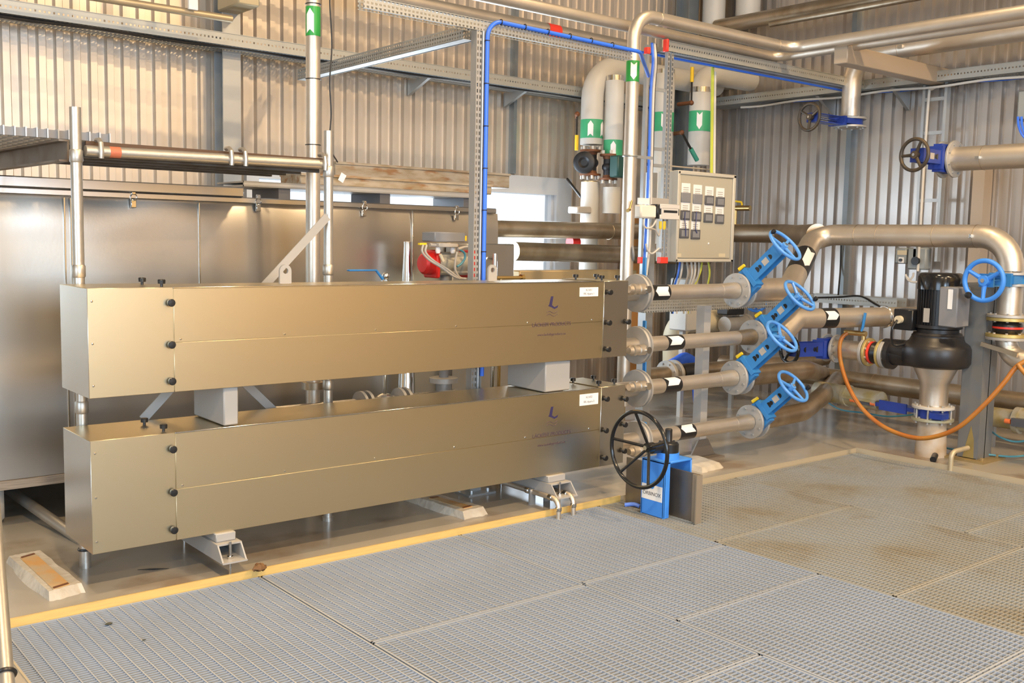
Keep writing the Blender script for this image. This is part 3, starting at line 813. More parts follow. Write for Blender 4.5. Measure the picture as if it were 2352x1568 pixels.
def gate_valve(name, label, c, ax, stem, Rf, Rp, reach, Rw, paint, wpaint, group=None, cat='valve', rw=.0115, knob=None, spokes=3, tab=None, phase=0.0, plate=True, flmat=None, sw=None, gap=.052):
    """knife gate valve: two flanges on axis ax, yoke of two straps along stem, handwheel at the end"""
    c = Vector(c); a = Vector(ax).normalized(); s = Vector(stem).normalized(); v = a.cross(s)
    t = thing(name, label, cat, c, group)
    fl = flmat or FLANGE; g = gap/2
    flange(t, c-a*(g+.018), a, Rf, Rp, .018, fl, sides=(1, 0)); flange(t, c+a*g, a, Rf, Rp, .018, fl, sides=(0, 1))
    Rm = Matrix((s, v, a)).transposed()
    m = MB(); m.lathe(c-a*g, a, [(0, Rf*.78), (gap, Rf*.78)], 32)
    m.box(c+s*Rf*.62, (Rf*1.0, Rf*1.5, gap*.9), Rm); m.box(c+s*Rf*1.14, (.03, Rf*1.25, gap*1.5), Rm)
    m.box(c-s*Rf*.75, (.05, Rf*.5, gap*.9), Rm)
    m.build('valve_body', paint, t)
    w_ = sw or Rf*.40
    s0 = Rf*1.12; s1 = reach-.045
    for side in (-1, 1):
        o = c+a*(side*(gap*.62)); m = MB()
        m.box(o+s*(s0+s1)/2, (s1-s0, w_*2, .006), Rm)
        # flanged strap edges
        m.build('yoke_strap', paint, t)
        if side < 0:
            m = MB()
            for f, r in ((.40, .38), (.50, .30), (.86, .34)):
                q = o+s*(s0+(s1-s0)*(1-f)) if False else o+s*(s0+(s1-s0)*(f-.12))
                m.cyl(q-a*.0036, q+a*.001, w_*r*1.1, n=16)
            m.build('strap_slot', BLACK, t)
            if plate:
                m = MB(); q = o+s*(s0+(s1-s0)*.58)-a*.0045; m.box(q, (w_*.95, w_*.9, .002), Rm); m.build('rating_plate', GCABLE, t)
    m = MB(); m.box(c+s*(s1+.006), (.016, w_*2, gap*1.5), Rm); m.cyl(c+s*(s1+.01), c+s*(s1+.03), .022, n=18); m.build('yoke_bridge', paint, t)
    m = MB(); m.cyl(c+s*Rf*.9, c+s*(reach+.01), .009, n=12); m.build('stem', CHROME, t)
    if tab is not None:
        q = c+s*Rf*1.05+v*(tab*Rf*.75)-a*gap*.6
        m = MB(); m.tube([q-s*.02-v*tab*-.01, q+s*.03+v*tab*.004], [.013, .011], 10); m.build('position_tab', YELLOW, t)
    wheel(t, c+s*reach, s, Rw, rw, spokes, wpaint, dish=.012, knob=knob, phase=phase)
    return t

# ------------------------------------------------------------------ the four product pipes leaving the casings
YP = 4.425
F1 = K(1693, 667, Y=YP); F2 = K(1731, 773, Y=YP); F3 = K(1688, 867, Y=YP); F4 = K(1724, 968, Y=YP)
RP = SZ(16.3, F1); RF = SZ(40, F1); RB = SZ(24, F1)
STEM = Vector((0.10, -0.72, 0.70))
names = ('topmost', 'second', 'third', 'lowest')
lblx = (1523, 1556, 1550, 1583)
lbl_y = (667, 777, 882, 989)
knobs = (2.3, -.5, None, -.4)
CLZ = []
for i, F in enumerate((F1, F2, F3, F4)):
    x0 = BX1-.02
    t = thing('product_pipe', '%s of the four stainless pipes from the casings to the blue valves' % names[i], 'pipe', (x0, YP, F.z), 'four pipes from the casings to the blue valves')
    m = MB(); m.cyl((x0, YP, F.z), (F.x-.03, YP, F.z), RP, n=28); m.build('pipe_run', PIPE, t)
    m = MB(); m.lathe((F.x-.19, YP, F.z), (1, 0, 0), [(0, RP+.001), (.04, RP+.002), (.11, RP*1.14), (.165, RP*1.18)], 28); m.build('stub_end', PIPE if i != 1 else PIPED, t)
    lb = K(lblx[i], lbl_y[i], Y=YP-RP)
    band(t, (lb.x, YP, F.z), (1, 0, 0), RP, .155, BLACK)
    dirx = -1 if i in (0, 3) else 1
    up = (.15, .35, .75, .80)[i]
    ar = arrow(t, (lb.x, YP, F.z), (dirx, 0, 0), RP, .135, .032, (-.25, -1, up+.1))
    # grooved coupling with a stub valve
    ca = K(1466, (672, 790, 893, 990)[i], Y=YP); cx = ca.x
    m = MB(); m.lathe((cx-.03, YP, F.z), (1, 0, 0), [(0, RF*.98), (.012, RF*1.0), (.012, RF*.92), (.030, RF*.92), (.030, RF*1.0), (.046, RF*.98)], 36); m.build('coupling_flange', FLANGE, t)
    m = MB(); m.lathe((BX1-.005, YP, F.z), (1, 0, 0), [(0, RP*1.25), (.06, RP*1.2), (.07, RP*1.05)], 28); m.build('nozzle', CHROME, t)
    dz = (.062, -.075, .062, -.075)[i]
    zc = F.z+dz; yv = YP-RF*.78
    xv0 = K(1444, (664, 803, 888, 1034)[i], Y=yv).x; lv_ = K(1488, (664, 803, 888, 1034)[i], Y=yv).x-xv0; zc = K(1465, (664, 804, 887, 1034)[i], Y=yv).z
    m = MB(); m.lathe((xv0, yv, zc), (1, 0, 0), [(lv_*h_, r__) for h_, r__ in ((0, .021), (.16, .024), (.18, .034), (.30, .034), (.31, .025), (.48, .027), (.5, .033), (.78, .033), (.8, .025), (1, .023))], 20); m.build('drain_valve', PIPE, t)
    m = MB(); m.cyl((xv0+lv_*.8, yv, zc), (xv0+lv_*.8, yv-.045, zc), .022, n=16); m.build('drain_plug', CHROME, t)
    # blue lever handle standing behind each coupling
    lv = K(1480, (618, 763, 850, 995)[i], Y=YP+.03); m = MB(); m.rbox((lv.x-.006, YP+.015, lv.z-.085), (lv.x+.006, YP+.045, lv.z+.075), .003); tag(m.build('lever_handle', BLUE, t), 'blue plastic lever')
    gate_valve('knife_gate_valve', '%s of the four light blue knife gate valves with tilted handwheels' % names[i], (F.x+.025, YP, F.z), (1, 0, 0), STEM, RF, RP, (.455, .44, .45, .41)[i], .137, BLUE, WBLUE, 'four light blue knife gate valves', knob=knobs[i], tab=-1, phase=(.4, 1.2, .9, .5)[i])
# what continues behind the valves
A1 = Vector((F1.x+.074, YP, F1.z)); XH = 7.2
e1 = K(1812, 668, Y=YP); e2 = K(1872, 536, X=7.15)
rh = SZ(24.5, K(2000, 540, X=7.15))
h0 = K(2000, 540, X=7.15)
hR = K(2322, 640, X=7.15)
zt1 = h0.z
t = pipe('header_pipe', 'stainless pipe rising from the topmost blue valve and running right above the pump', [A1, Vector((e1.x, YP, F1.z)), Vector((e2.x, e2.y, zt1)), Vector((7.15, hR.y, zt1)), Vector((7.15, hR.y, K(2322, 622, X=7.15).z))], rh, PIPE, [.16, .14, .26])
dg = (Vector((e2.x, e2.y, zt1))-Vector((e1.x, YP, F1.z)))
lc = Vector((e1.x, YP, F1.z))+dg*.42
band(t, lc, dg, rh, dg.length*.34, BLACK)
arrow(t, lc, -dg, rh, dg.length*.29, rh*.45, (-1, -1.6, .5))
for px in (1972, 2022, 2151, 2245):
    q = K(px, 540, X=7.15); ring_seam(t, (7.15, q.y, zt1), (0, 1, 0), rh)
for px in (2232,):
    q = K(px, 540, X=7.15-rh); m = MB(); m.box((7.15-rh-.012, q.y, zt1), (.03, .012, .025)); m.bolts((7.15-rh-.03, q.y, zt1), (-1, 0, 0), .01, .004, .008, 2); m.build('clamp_screw', CHROME, t)
# header further left along the right wall and the back wall
hb = K(1745, 536, X=8.1); rb_ = SZ(21, hb)
zb = hb.z
t = pipe('header_pipe', 'stained stainless pipe behind the control cabinet, running into the pipe above the valves', [Vector((8.1, 6.55, zb)), Vector((8.1, K(1800, 536, X=8.1).y, zb)), Vector((7.6, K(1830, 536, X=7.6).y, zt1)), Vector((7.15, e2.y-.02, zt1))], rb_, PIPED, .12)
q0 = K(1148, 528, Y=6.55); q1 = K(1423, 531, Y=6.55)
t = pipe('wall_pipe', 'upper of the two brown-stained pipes crossing in front of the window', [Vector((q0.x-1.0, 6.55, q0.z)), Vector((8.1, 6.55, zb))], SZ(18.3, q1), PIPED, .1)
ring_seam(t, K(1398, 531, Y=6.55), (1, 0, 0), SZ(18.3, q1)+.001)
q0 = K(1180, 577, Y=6.45); q1 = K(1423, 583, Y=6.45)
t = pipe('wall_pipe', 'lower of the two brown-stained pipes crossing in front of the window', [Vector((q0.x, 6.45, q0.z)), Vector((q1.x+1.2, 6.45, q1.z-.02))], SZ(20, q1), PIPED, .1)
q0 = K(1180, 634, Y=6.0); q1 = K(1430, 637, Y=6.0)
m = MB(); m.rbox((q0.x, 5.93, q0.z-.05), (q1.x+.1, 6.1, q0.z+.045), .01); m.bb((q1.x+.02, 5.98, 0), (q1.x+.06, 6.04, q0.z-.05)); m.bb((q0.x+.1, 5.98, 0), (q0.x+.14, 6.04, q0.z-.05))
tag(m.build('cable_duct', M('duct_ochre', (.45, .33, .17), .4, .5)), 'ochre duct under the two wall pipes, just above the upper casing', 'duct')
# second pipe
A2 = Vector((F2.x+.074, YP, F2.z)); p2 = K(1850, 731, X=7.35); p2e = K(2090, 726, X=7.45)
r2_ = SZ(21, K(1950, 728, X=7.4)); P1_ = Vector((K(1797, 768, Y=YP).x, YP, F2.z)); p2 = K(1830, 732, D=dep(P1_)+.10)
t = pipe('suction_pipe', 'stainless pipe from the second blue valve to behind the black pump motor', [A2, P1_, p2, p2e+(p2e-p2)*.15], r2_, PIPE, [.08, .12])
dd = (p2e-p2)
lc = p2+dd*.245
band(t, lc, dd, r2_, .13, BLACK); arrow(t, lc, dd, r2_, .12, .035, (-.9, -.7, .35))
lc = p2+dd*.76; m = MB(); m.torus(lc, dd, r2_+.003, .009, 30, 8); m.box(lc+Vector((-r2_-.01, 0, -.02)), (.03, .03, .035)); m.build('pipe_clamp', CHROME, t)
# third and fourth join the low header
A3 = Vector((F3.x+.074, YP, F3.z)); l0 = K(1905, 866, X=7.95); l1 = K(2352, 923, X=7.95); rl = SZ(22.5, K(2050, 885, X=7.95))
zl = K(2050, 886, X=7.95).z
t = pipe('low_header', 'dark stained pipe running low along the right wall behind the pump', [Vector((7.95, 6.4, zl)), Vector((7.95, l1.y-1.6, zl))], rl, PIPED)
for px in (1930, 2010): ring_seam(t, (7.95, K(px, 880, X=7.95).y, zl), (0, 1, 0), rl)
t = pipe('product_return', 'stainless pipe from the third blue valve into the low wall pipe', [A3, Vector((K(1850, 858, Y=YP).x, YP, F3.z)), Vector((7.95, K(1890, 862, X=7.95).y, zl+.02))], RB, PIPED, .2)
A4 = Vector((F4.x+.074, YP, F4.z)); e = K(1848, 938, Y=YP-.02)
t = pipe('product_return', 'bent stainless pipe from the lowest blue valve rising into the low wall pipe', [A4, Vector((e.x, YP, F4.z+.015)), Vector((e.x+.42, YP+.12, zl)), Vector((7.95, K(1925, 866, X=7.95).y, zl))], RB, PIPED, [.16, .16])

# pipe support posts
for px, yb, w_, yt, lab in ((1604, 1048, .07, 700, 'grey pipe support post with a flared foot behind the lowest product pipe'),):
    b = K(px, yb, Z=0)
    zt_ = K(px, yt, X=b.x).z
    t = thing('support_post', lab, 'post', (b.x, b.y, 0))
    m = MB(); m.bb((b.x-w_/2, b.y-w_/2, 0), (b.x+w_/2, b.y+w_/2, zt_)); m.build('post', GREYP, t)
    m = MB()
    m.prism([Vector((b.x-.14, b.y-.04, 0)), Vector((b.x+.14, b.y-.04, 0)), Vector((b.x+.05, b.y-.04, .13)), Vector((b.x-.05, b.y-.04, .13))], (0, .012, 0)); m.bb((b.x-.14, b.y-.12, 0), (b.x+.14, b.y+.12, .012)); m.build('foot_gusset', M('foot_brown', (.22, .18, .14), .3, .5), t)

# ------------------------------------------------------------------ tall vertical pipes
RV = None
c = K(719, 300, Y=5.12); RV = SZ(16.5, c)
t = thing('vertical_pipe', 'tall stainless pipe with a green arrow band in front of the tank, left of centre', 'pipe', (c.x, 5.12, .62))
m = MB(); m.cyl((c.x, 5.12, .0), (c.x, 5.12, 6.4), RV, n=28); m.build('pipe_run', PIPE, t)
zf = K(712, 885, Y=5.12).z
m = MB(); m.lathe((c.x, 5.12, zf), (0, 0, 1), [(-.02, RV*1.6), (.02, RV*1.6), (.022, RV*1.05)], 28); m.build('flange', PIPED, t)
za_, zb2 = K(719, 84, Y=5.12).z, K(719, 17, Y=5.12).z
band(t, (c.x, 5.12, (za_+zb2)/2), (0, 0, 1), RV, zb2-za_, GREEN)
arrow(t, (c.x, 5.12, (za_+zb2)/2), (0, 0, 1), RV, (zb2-za_)*.86, RV*.55, (-.95, -.75, 0))
for yy in (10, 182, 333):
    m = MB(); z_ = K(719, yy, Y=5.12).z; m.torus((c.x, 5.12, z_), (0, 0, 1), RV+.002, .0025, 24, 6); m.build('cable_tie', BLACK, t)
m = MB(); m.tube(smooth([Vector((c.x+.07, 5.06, K(738, y, Y=5.06).z)) + Vector((dx, 0, 0)) for y, dx in ((-40, 0), (10, 0), (100, .012), (185, 0), (260, .008), (333, 0), (370, .05))]), .004, 6)
tag(m.build('signal_cable', BLACK), 'thin black cable tied along the tall pipe with the green band', 'cable')

c = K(1446, 400, Y=5.02); RV2 = SZ(13, c)
YA = 5.02
zA = K(1650, 74, Y=YA).z
xe = K(1815, 104, Y=YA).x
ye = K(2352, 24, X=xe).y
t = thing('process_pipe', 'stainless pipe with green down-arrow band beside the cabinet, turning right overhead', 'pipe', (c.x, YA, .6))
m = MB(); m.tube(rounded([Vector((c.x, YA, .35)), Vector((c.x, YA, zA)), Vector((xe, YA, zA)), Vector((xe, ye-.8, zA))], [.17, .15]), SZ(14, K(1650, 80, Y=YA)), 28); m.build('pipe_run', PIPE, t)
R2 = SZ(14, K(1650, 80, Y=YA))
z1, z2 = K(1448, 188, Y=YA).z, K(1448, 140, Y=YA).z
band(t, (c.x, YA, (z1+z2)/2), (0, 0, 1), R2, z2-z1, GREEN); arrow(t, (c.x, YA, (z1+z2)/2), (0, 0, -1), R2, (z2-z1)*.85, R2*.5, (-.6, -.8, 0))
for q in ((K(1512, 45, Y=YA).x, 0), (K(1783, 100, Y=YA).x, 0)): ring_seam(t, (q[0], YA, zA), (1, 0, 0), R2)
z1 = K(1442, 358, Y=YA).z
m = MB(); m.torus((c.x, YA, z1), (0, 0, 1), R2+.002, .007, 24, 6); m.box((c.x+.12, YA, z1), (.2, .02, .02)); m.build('pipe_clamp', GALV, t)
m = MB(); z1 = K(1432, 480, Y=YA-.06).z; q = Vector((c.x-.04, YA-.05, z1)); m.cyl(q, q+Vector((-.05, -.03, -.01)), .012, n=12); m.cyl(q+Vector((-.02, -.02, 0)), q+Vector((.0, -.02, .06)), .008, n=10); m.build('sample_cock', BRASS, t)
# second pipe running beside it overhead
YB2 = 5.25; p = K(1455, 55, Y=YB2); zB = p.z-.02; RB2 = SZ(13, p)
xe2 = K(1782, 116, Y=YB2).x
t = pipe('process_pipe', 'long overhead stainless pipe entering from the top, behind the bend of the banded one', [Vector((1.5, YB2, zB)), Vector((xe2, YB2, zB-.005)), Vector((xe2, K(2352, 48, X=xe2).y-.8, zB))], RB2, PIPE, .13)
# brown pipe and thin pipe high on the right
qa = K(1752, 46, X=8.2); qb = K(2100, -14, X=8.2)
t = pipe('overhead_pipe', 'thick brownish pipe crossing the upper right corner of the view', [Vector((8.15, 6.8, qa.z)), Vector((8.15, 1.0, qa.z))], SZ(17, qa), PIPED)
t = pipe('overhead_pipe', 'thin dark pipe hanging just below the thick brownish pipe at the upper right', [Vector((7.95, 6.0, qa.z-.115)), Vector((7.95, 1.0, qa.z-.115))], SZ(7, qa), PIPED)
# large pipe with bend down to the wall valve
qe = K(1955, 225, X=8.05); RE = SZ(21, qe); zE = K(2200, 92, X=8.05).z
t = pipe('overhead_pipe', 'large stainless pipe at the upper right bending down to the black-wheeled valve', [Vector((8.05, qe.y-4, zE)), Vector((8.05, qe.y, zE)), Vector((8.05, qe.y, K(1955, 268, X=8.05).z))], RE, PIPE, .24)
ring_seam(t, (8.05, K(2070, 100, X=8.05).y, zE), (0, 1, 0), RE)
q = K(2070, 108, X=8.05-RE); m = MB(); m.box((8.05-RE-.01, q.y, q.z), (.03, .04, .03)); m.build('clamp_screw', CHROME, t)
vz = K(1955, 282, X=8.05).z
gate_valve('wall_valve', 'dark blue valve with worn black wheel under the bend of the large overhead pipe', (8.05, qe.y, vz), (0, 0, 1), (-1, .12, .02), RE*1.75, RE, .52, .125, DBLUE, DARKW, None, rw=.013, spokes=3, phase=.5, plate=False)
# beam that carries the pipes
ba = K(1948, 124, X=7.05)
m = MB(); m.rbox((6.95, ba.y-.06, ba.z-.085), (8.6, ba.y+.06, ba.z+.05), .006)
t = tag(m.build('bracket_beam', M('bracket_timber', (.42, .33, .24), .3, .5)), 'brown box beam sticking out from the right wall under the overhead pipes', 'beam')
# valve with pipe leaving to the right edge
c7 = K(2180, 366, X=7.35); R7 = SZ(28, K(2280, 362, X=7.35))
gate_valve('wall_valve', 'dark blue valve with worn black wheel on the pipe at the right edge, upper right', c7, (0, 1, 0), (-1, .10, .02), R7*1.55, R7, .42, .125, DBLUE, DARKW, None, rw=.013, spokes=3, phase=1.1, plate=True, gap=.07, sw=.05)
t = pipe('wall_pipe', 'stainless pipe from the blue valve to the right edge of the view, upper right', [c7+Vector((0, -.03, 0)), c7+Vector((0, -2.5, 0))], R7, PIPE)
ring_seam(t, (7.35, K(2262, 362, X=7.35).y, c7.z), (0, 1, 0), R7)
q = K(2247, 362, X=7.35-R7); m = MB(); m.box((7.35-R7-.01, q.y, q.z), (.03, .03, .02)); m.build('clamp_screw', CHROME, t)

# ------------------------------------------------------------------ pump group
PX, PY = 7.02, 3.712
def zz(y, X=PX, x=2150): return K(x, y, X=X).z
rp = SZ(31, Vector((PX, PY, .5)))
t = thing('floor_pipe', 'coated pipe rising from the floor below the black pump', 'pipe', (PX, PY, 0))
m = MB(); m.lathe((PX, PY, 0), (0, 0, 1), [(0, rp*1.12), (.05, rp*1.1), (.2, rp*1.02), (zz(968), rp*1.0)], 30); m.build('pipe_stub', M('coated_pipe', (.52, .44, .35), .2, .5, var=(9, .7, (.42, .30, .18))), t)
q = Vector((PX-.12, PY-.10, .03)); m = MB(); m.cyl(q, q+Vector((-.10, -.04, -.012)), .022, n=16); m.build('drain_plug', BLACK, t)
zf1, zf2 = zz(962), zz(935)
t = thing('pump_valve', 'dark blue knife valve with orange signals under the black pump', 'valve', (PX, PY, zf1))
Rf = SZ(46, Vector((PX, PY, .4)))
flange(t, (PX, PY, zf1-.012), (0, 0, 1), Rf, rp, .02, GREENZINC); flange(t, (PX, PY, zf2-.008), (0, 0, 1), Rf, rp, .02, LAG)
m = MB(); m.lathe((PX, PY, zf1+.008), (0, 0, 1), [(0, Rf*.75), (zf2-zf1-.016, Rf*.75)], 30); m.box((PX-.1, PY-.10, (zf1+zf2)/2), (.09, .1, .04)); m.build('valve_body', DBLUE, t)
for i in range(8):
    m = MB(); a_ = 2*PI*(i+.3)/8; m.cyl((PX+Rf*.86*math.cos(a_), PY+Rf*.86*math.sin(a_), zf1-.03), (PX+Rf*.86*math.cos(a_), PY+Rf*.86*math.sin(a_), zf2+.025), .008, n=8)
    m.build('stud', FLANGE, t)
zm = (zf1+zf2)/2; u = Vector((0.12, 1, 0)).normalized(); R3 = Matrix((u, Vector((-u.y, u.x, 0)), Vector((0, 0, 1)))).transposed()
m = MB(); m.box(Vector((PX, PY, zm))+u*.28, (.36, .1, .03), R3); m.box(Vector((PX, PY, zm))+u*.31-Vector((.05, 0, 0)), (.24, .012, .075), R3); m.build('yoke', DBLUE, t)
for k, dx in enumerate((.47, .66)):
    q = Vector((PX-.05, PY, zm))+u*dx; m = MB(); m.tube([q, q+u*.035], [.016, .018], 12); m.build('signal_lamp', SIGNAL, t)
m = MB(); q = Vector((PX-.03, PY, zm))+u*.56; m.box(q, (.16, .05, .045), R3); m.build('switch_block', DGREY, t)
m = MB(); q = Vector((PX+.02, PY, zm+.015))+u*.46; m.cyl(q, q+u*.30, .075, n=24); m.box(q+u*.15, (.30, .17, .02), R3); m.cyl(q+u*.30, q+u*.33, .085, n=24); m.cyl(q+u*.33, q+u*.62, .078, n=24); m.build('actuator_cylinder', ACTU, t)
# pump
t = thing('pump', 'black pump with upright motor beside the grey column', 'pump', (PX, PY, zz(880)))
zc0, zc1 = zz(930), zz(840)
m = MB(); m.lathe((PX, PY, zf2+.012), (0, 0, 1), [(0, rp), (zc0+.05-zf2, rp), (zz(880)-zf2-.012, rp*1.02), (zc1-zf2-.012, rp*1.62), (zc1-zf2, rp*1.62)], 32); m.build('suction_cone', PIPE, t)
zv0, zv1 = zz(842), zz(782); rv = SZ(76, Vector((PX, PY, 1)))
m = MB(); m.lathe((PX, PY, zv0), (0, 0, 1), [(0, rv*.8), (.012, rv*.93), (.04, rv), (zv1-zv0-.05, rv), (zv1-zv0-.02, rv*.94), (zv1-zv0, rv*.8), (zv1-zv0+.06, rv*.68)], 40)
m.tube([Vector((PX-.08, PY+.02, (zv0+zv1)/2)), Vector((PX-.08, PY+.36, (zv0+zv1)/2+.01))], [.085, .075], 24); m.build('volute', PUMPB, t)
zm0, zm1 = zz(770), zz(672); rm_ = SZ(47, Vector((PX, PY, 1.2)))
m = MB(); m.lathe((PX, PY, zv1), (0, 0, 1), [(0, rm_*1.2), (.04, rm_*1.2), (.06, rm_*.98), (zz(755)-zv1, rm_*.98), (zz(752)-zv1, rm_*1.12), (zz(745)-zv1, rm_*1.12)], 36); m.build('lantern', PUMPB, t)
m = MB(); m.cyl((PX, PY, zz(748)), (PX, PY, zz(664)), rm_*.92, n=36)
for i in range(40):
    a_ = 2*PI*i/40; d = Vector((math.cos(a_), math.sin(a_), 0)); R3 = Matrix((d, Vector((-d.y, d.x, 0)), Vector((0, 0, 1)))).transposed()
    m.box(Vector((PX, PY, (zz(748)+zz(664))/2))+d*rm_*.95, (.02, .004, zz(664)-zz(748)), R3)
m.build('motor', PUMPB, t)
m = MB(); zt0 = zz(664); m.lathe((PX, PY, zt0), (0, 0, 1), [(0, rm_*1.07), (zz(636)-zt0, rm_*1.07), (zz(629)-zt0, rm_*1.0), (zz(626)-zt0, rm_*.9), (zz(626)-zt0, .001)], 36); m.build('fan_cover', BLACKG, t)
m = MB(); m.rbox((PX-.20, PY-.235, zz(744)), (PX-.02, PY-.10, zz(655)), .008); tb = m.build('terminal_box', MGREY, t)
m = MB(); m.rbox((PX-.205, PY-.20, zz(704)), (PX-.2, PY-.165, zz(660)), .002); m.build('warning_strip', WHITE, tb)
m = MB(); m.rbox((PX-.16, PY+.11, zz(760)), (PX-.02, PY+.26, zz(712)), .006); jb = m.build('connection_box', BLACK, t)
m = MB(); q = Vector((PX-.16, PY+.205, zz(736))); m.cyl(q, q+Vector((-.035, 0, 0)), .028, n=18); m.build('cable_gland', CREAM, jb)
m = MB(); q = Vector((PX-rm_-.006, PY+.01, zz(722))); m.box(q, (.004, .045, .10)); m.build('name_plate', GCABLE, t)
m = MB(); m.tube(smooth([Vector((PX-.2, PY+.205, zz(737))), Vector((PX-.24, PY+.22, zz(760))), Vector((PX-.2, PY+.22, zz(795))), Vector((PX-.15, PY+.12, zz(785))), Vector((PX-.1, PY+.05, zz(760)))]), .008, 8); tag(m.build('motor_cable', BLACK), 'black cable looping below the pump connection box', 'cable')
# discharge line from the pump to the dark blue valve
zdp = zz(805, x=1990)
def yy(px, X=6.95): return K(px, 805, X=X).y
XD = 6.94; rd = SZ(27, Vector((XD, yy(1960), zdp)))
t = thing('discharge_line', 'short stainless pipe with a rubber joint between dark blue valve and black pump', 'pipe', (XD, yy(1960), zdp))
m = MB(); m.cyl((XD, yy(1925), zdp), (XD, yy(1985), zdp), rd*.82, n=28); m.build('pipe_run', PIPE, t)
rfl = SZ(33, Vector((XD, yy(2000), zdp)))
flange(t, (XD, yy(1988), zdp), (0, -1, 0), rfl, rd, .022, FLANGE); flange(t, (XD, yy(1996), zdp), (0, -1, 0), rfl*.98, rd, .02, YELZINC)
m = MB(); m.lathe((XD, yy(2000), zdp), (0, -1, 0), [(0, rfl*.6), (.02, rfl*.68), (.045, rfl*.76), (.07, rfl*.68), (.09, rfl*.6)], 28); j = m.build('rubber_joint', BLACK, t)
m = MB(); m.lathe((XD, yy(2012)+.03, zdp), (0, -1, 0), [(0, rfl*.775), (.018, rfl*.775)], 28); m.build('red_stripe', ORANGER, j)
flange(t, (XD, yy(2026), zdp), (0, -1, 0), rfl*.98, rd, .02, YELZINC); flange(t, (XD, yy(2033), zdp), (0, -1, 0), rfl, rd, .03, FLANGE)
m = MB(); m.lathe((XD, yy(2046), zdp), (0, -1, 0), [(0, rfl*1.0), (.03, rfl*1.0), (.035, rfl*.7), (.16, rfl*.66)], 32); m.bolts((XD, yy(2046), zdp), (0, 1, 0), rfl*.8, .012, .012, 8); m.build('pump_flange', PUMPB, t)
gate_valve('discharge_valve', 'dark blue valve with a black wheel on the pump discharge, partly behind the blue handwheels', (XD, yy(1912), zdp), (0, 1, 0), (-1, .25, 0.0), rfl*1.0, rd, .42, .115, DBLUE, BLACKG, None, rw=.014, spokes=3, plate=False, gap=.07, sw=.055)
# hose valve and orange hose
hv = Vector((XD-.05, yy(1972), zdp+rd+.06))
hv2 = K(1957, 764, X=6.9)
t = thing('hose_valve', 'small brass ball valve with upright blue lever on top of the pump discharge', 'valve', hv2)
m = MB(); m.cyl(hv2+Vector((0, -.10, -.10)), hv2+Vector((0, -.10, .0)), .016, n=14); m.cyl(hv2+Vector((0, -.12, 0)), hv2+Vector((0, .06, 0)), .02, n=16); m.build('valve_body', BRASS, t)
m = MB(); m.tube([hv2+Vector((-.02, -.09, .02)), hv2+Vector((-.02, -.10, .05)), hv2+Vector((-.02, -.115, .16))], [.008, .011, .011], 10); m.build('lever', BLUE, t)
hp = [(1950, 762, 6.9), (1934, 775, 6.86), (1928, 800, 6.82), (1933, 840, 6.78), (1950, 890, 6.72), (1982, 940, 6.66), (2030, 980, 6.62), (2090, 1003, 6.60), (2140, 1004, 6.6), (2200, 982, 6.62), (2260, 930, 6.66), (2305, 880, 6.7), (2340, 838, 6.74), (2400, 810, 6.8)]
m = MB(); m.tube(smooth([K(x, y, X=X) for x, y, X in hp]), SZ(5.2, K(2100, 1000, X=6.6)), 12)
tag(m.build('hose', HOSE), 'orange hose hanging in a wide loop in front of the pump', 'hose')
m = MB(); m.tube(smooth([K(2338, 836, X=6.72), K(2348, 850, X=6.72), K(2375, 880, X=6.72)]), SZ(5.2, K(2340, 840, X=6.7)), 10); tag(m.build('hose', HOSE), 'short orange hose end hanging down at the right edge', 'hose')
# grey column beside the pump
cb = K(2236, 1052, Z=0); ztop = K(2236, 648, X=cb.x).z
t = thing('support_column', 'dark grey steel column standing beside the pump', 'column', (cb.x, cb.y, 0))
m = MB(); a_, b_ = .20, .15
m.bb((cb.x-a_/2, cb.y-b_/2, 0), (cb.x+a_/2, cb.y-b_/2+.012, ztop)); m.bb((cb.x-a_/2, cb.y+b_/2-.012, 0), (cb.x+a_/2, cb.y+b_/2, ztop)); m.bb((cb.x-.005, cb.y-b_/2, 0), (cb.x+.005, cb.y+b_/2, ztop))
m.bb((cb.x-a_/2, cb.y-b_/2, ztop-.02), (cb.x+a_/2, cb.y+b_/2, ztop)); m.bb((cb.x-.105, cb.y-b_/2+.005, .02), (cb.x-.1, cb.y+b_/2-.005, ztop)); m.build('section', COLM, t)
m = MB(); m.bb((cb.x-.17, cb.y-.15, 0), (cb.x+.17, cb.y+.15, .014)); m.bolts((cb.x, cb.y, .014), (0, 0, 1), .16, .012, .02, 4); m.build('base_plate', M('rust_plate', (.30, .22, .10), .4, .6), t)
m = MB(); m.prism([Vector((cb.x-.1052, cb.y-.05, .02)), Vector((cb.x-.1052, cb.y+.03, .02)), Vector((cb.x-.1052, cb.y+.01, .12)), Vector((cb.x-.1052, cb.y-.02, .25)), Vector((cb.x-.1052, cb.y-.045, .15))], (-.0015, 0, 0)); m.build('rust_streak', M('rust_ochre', (.24, .18, .06), 0, .7), t)
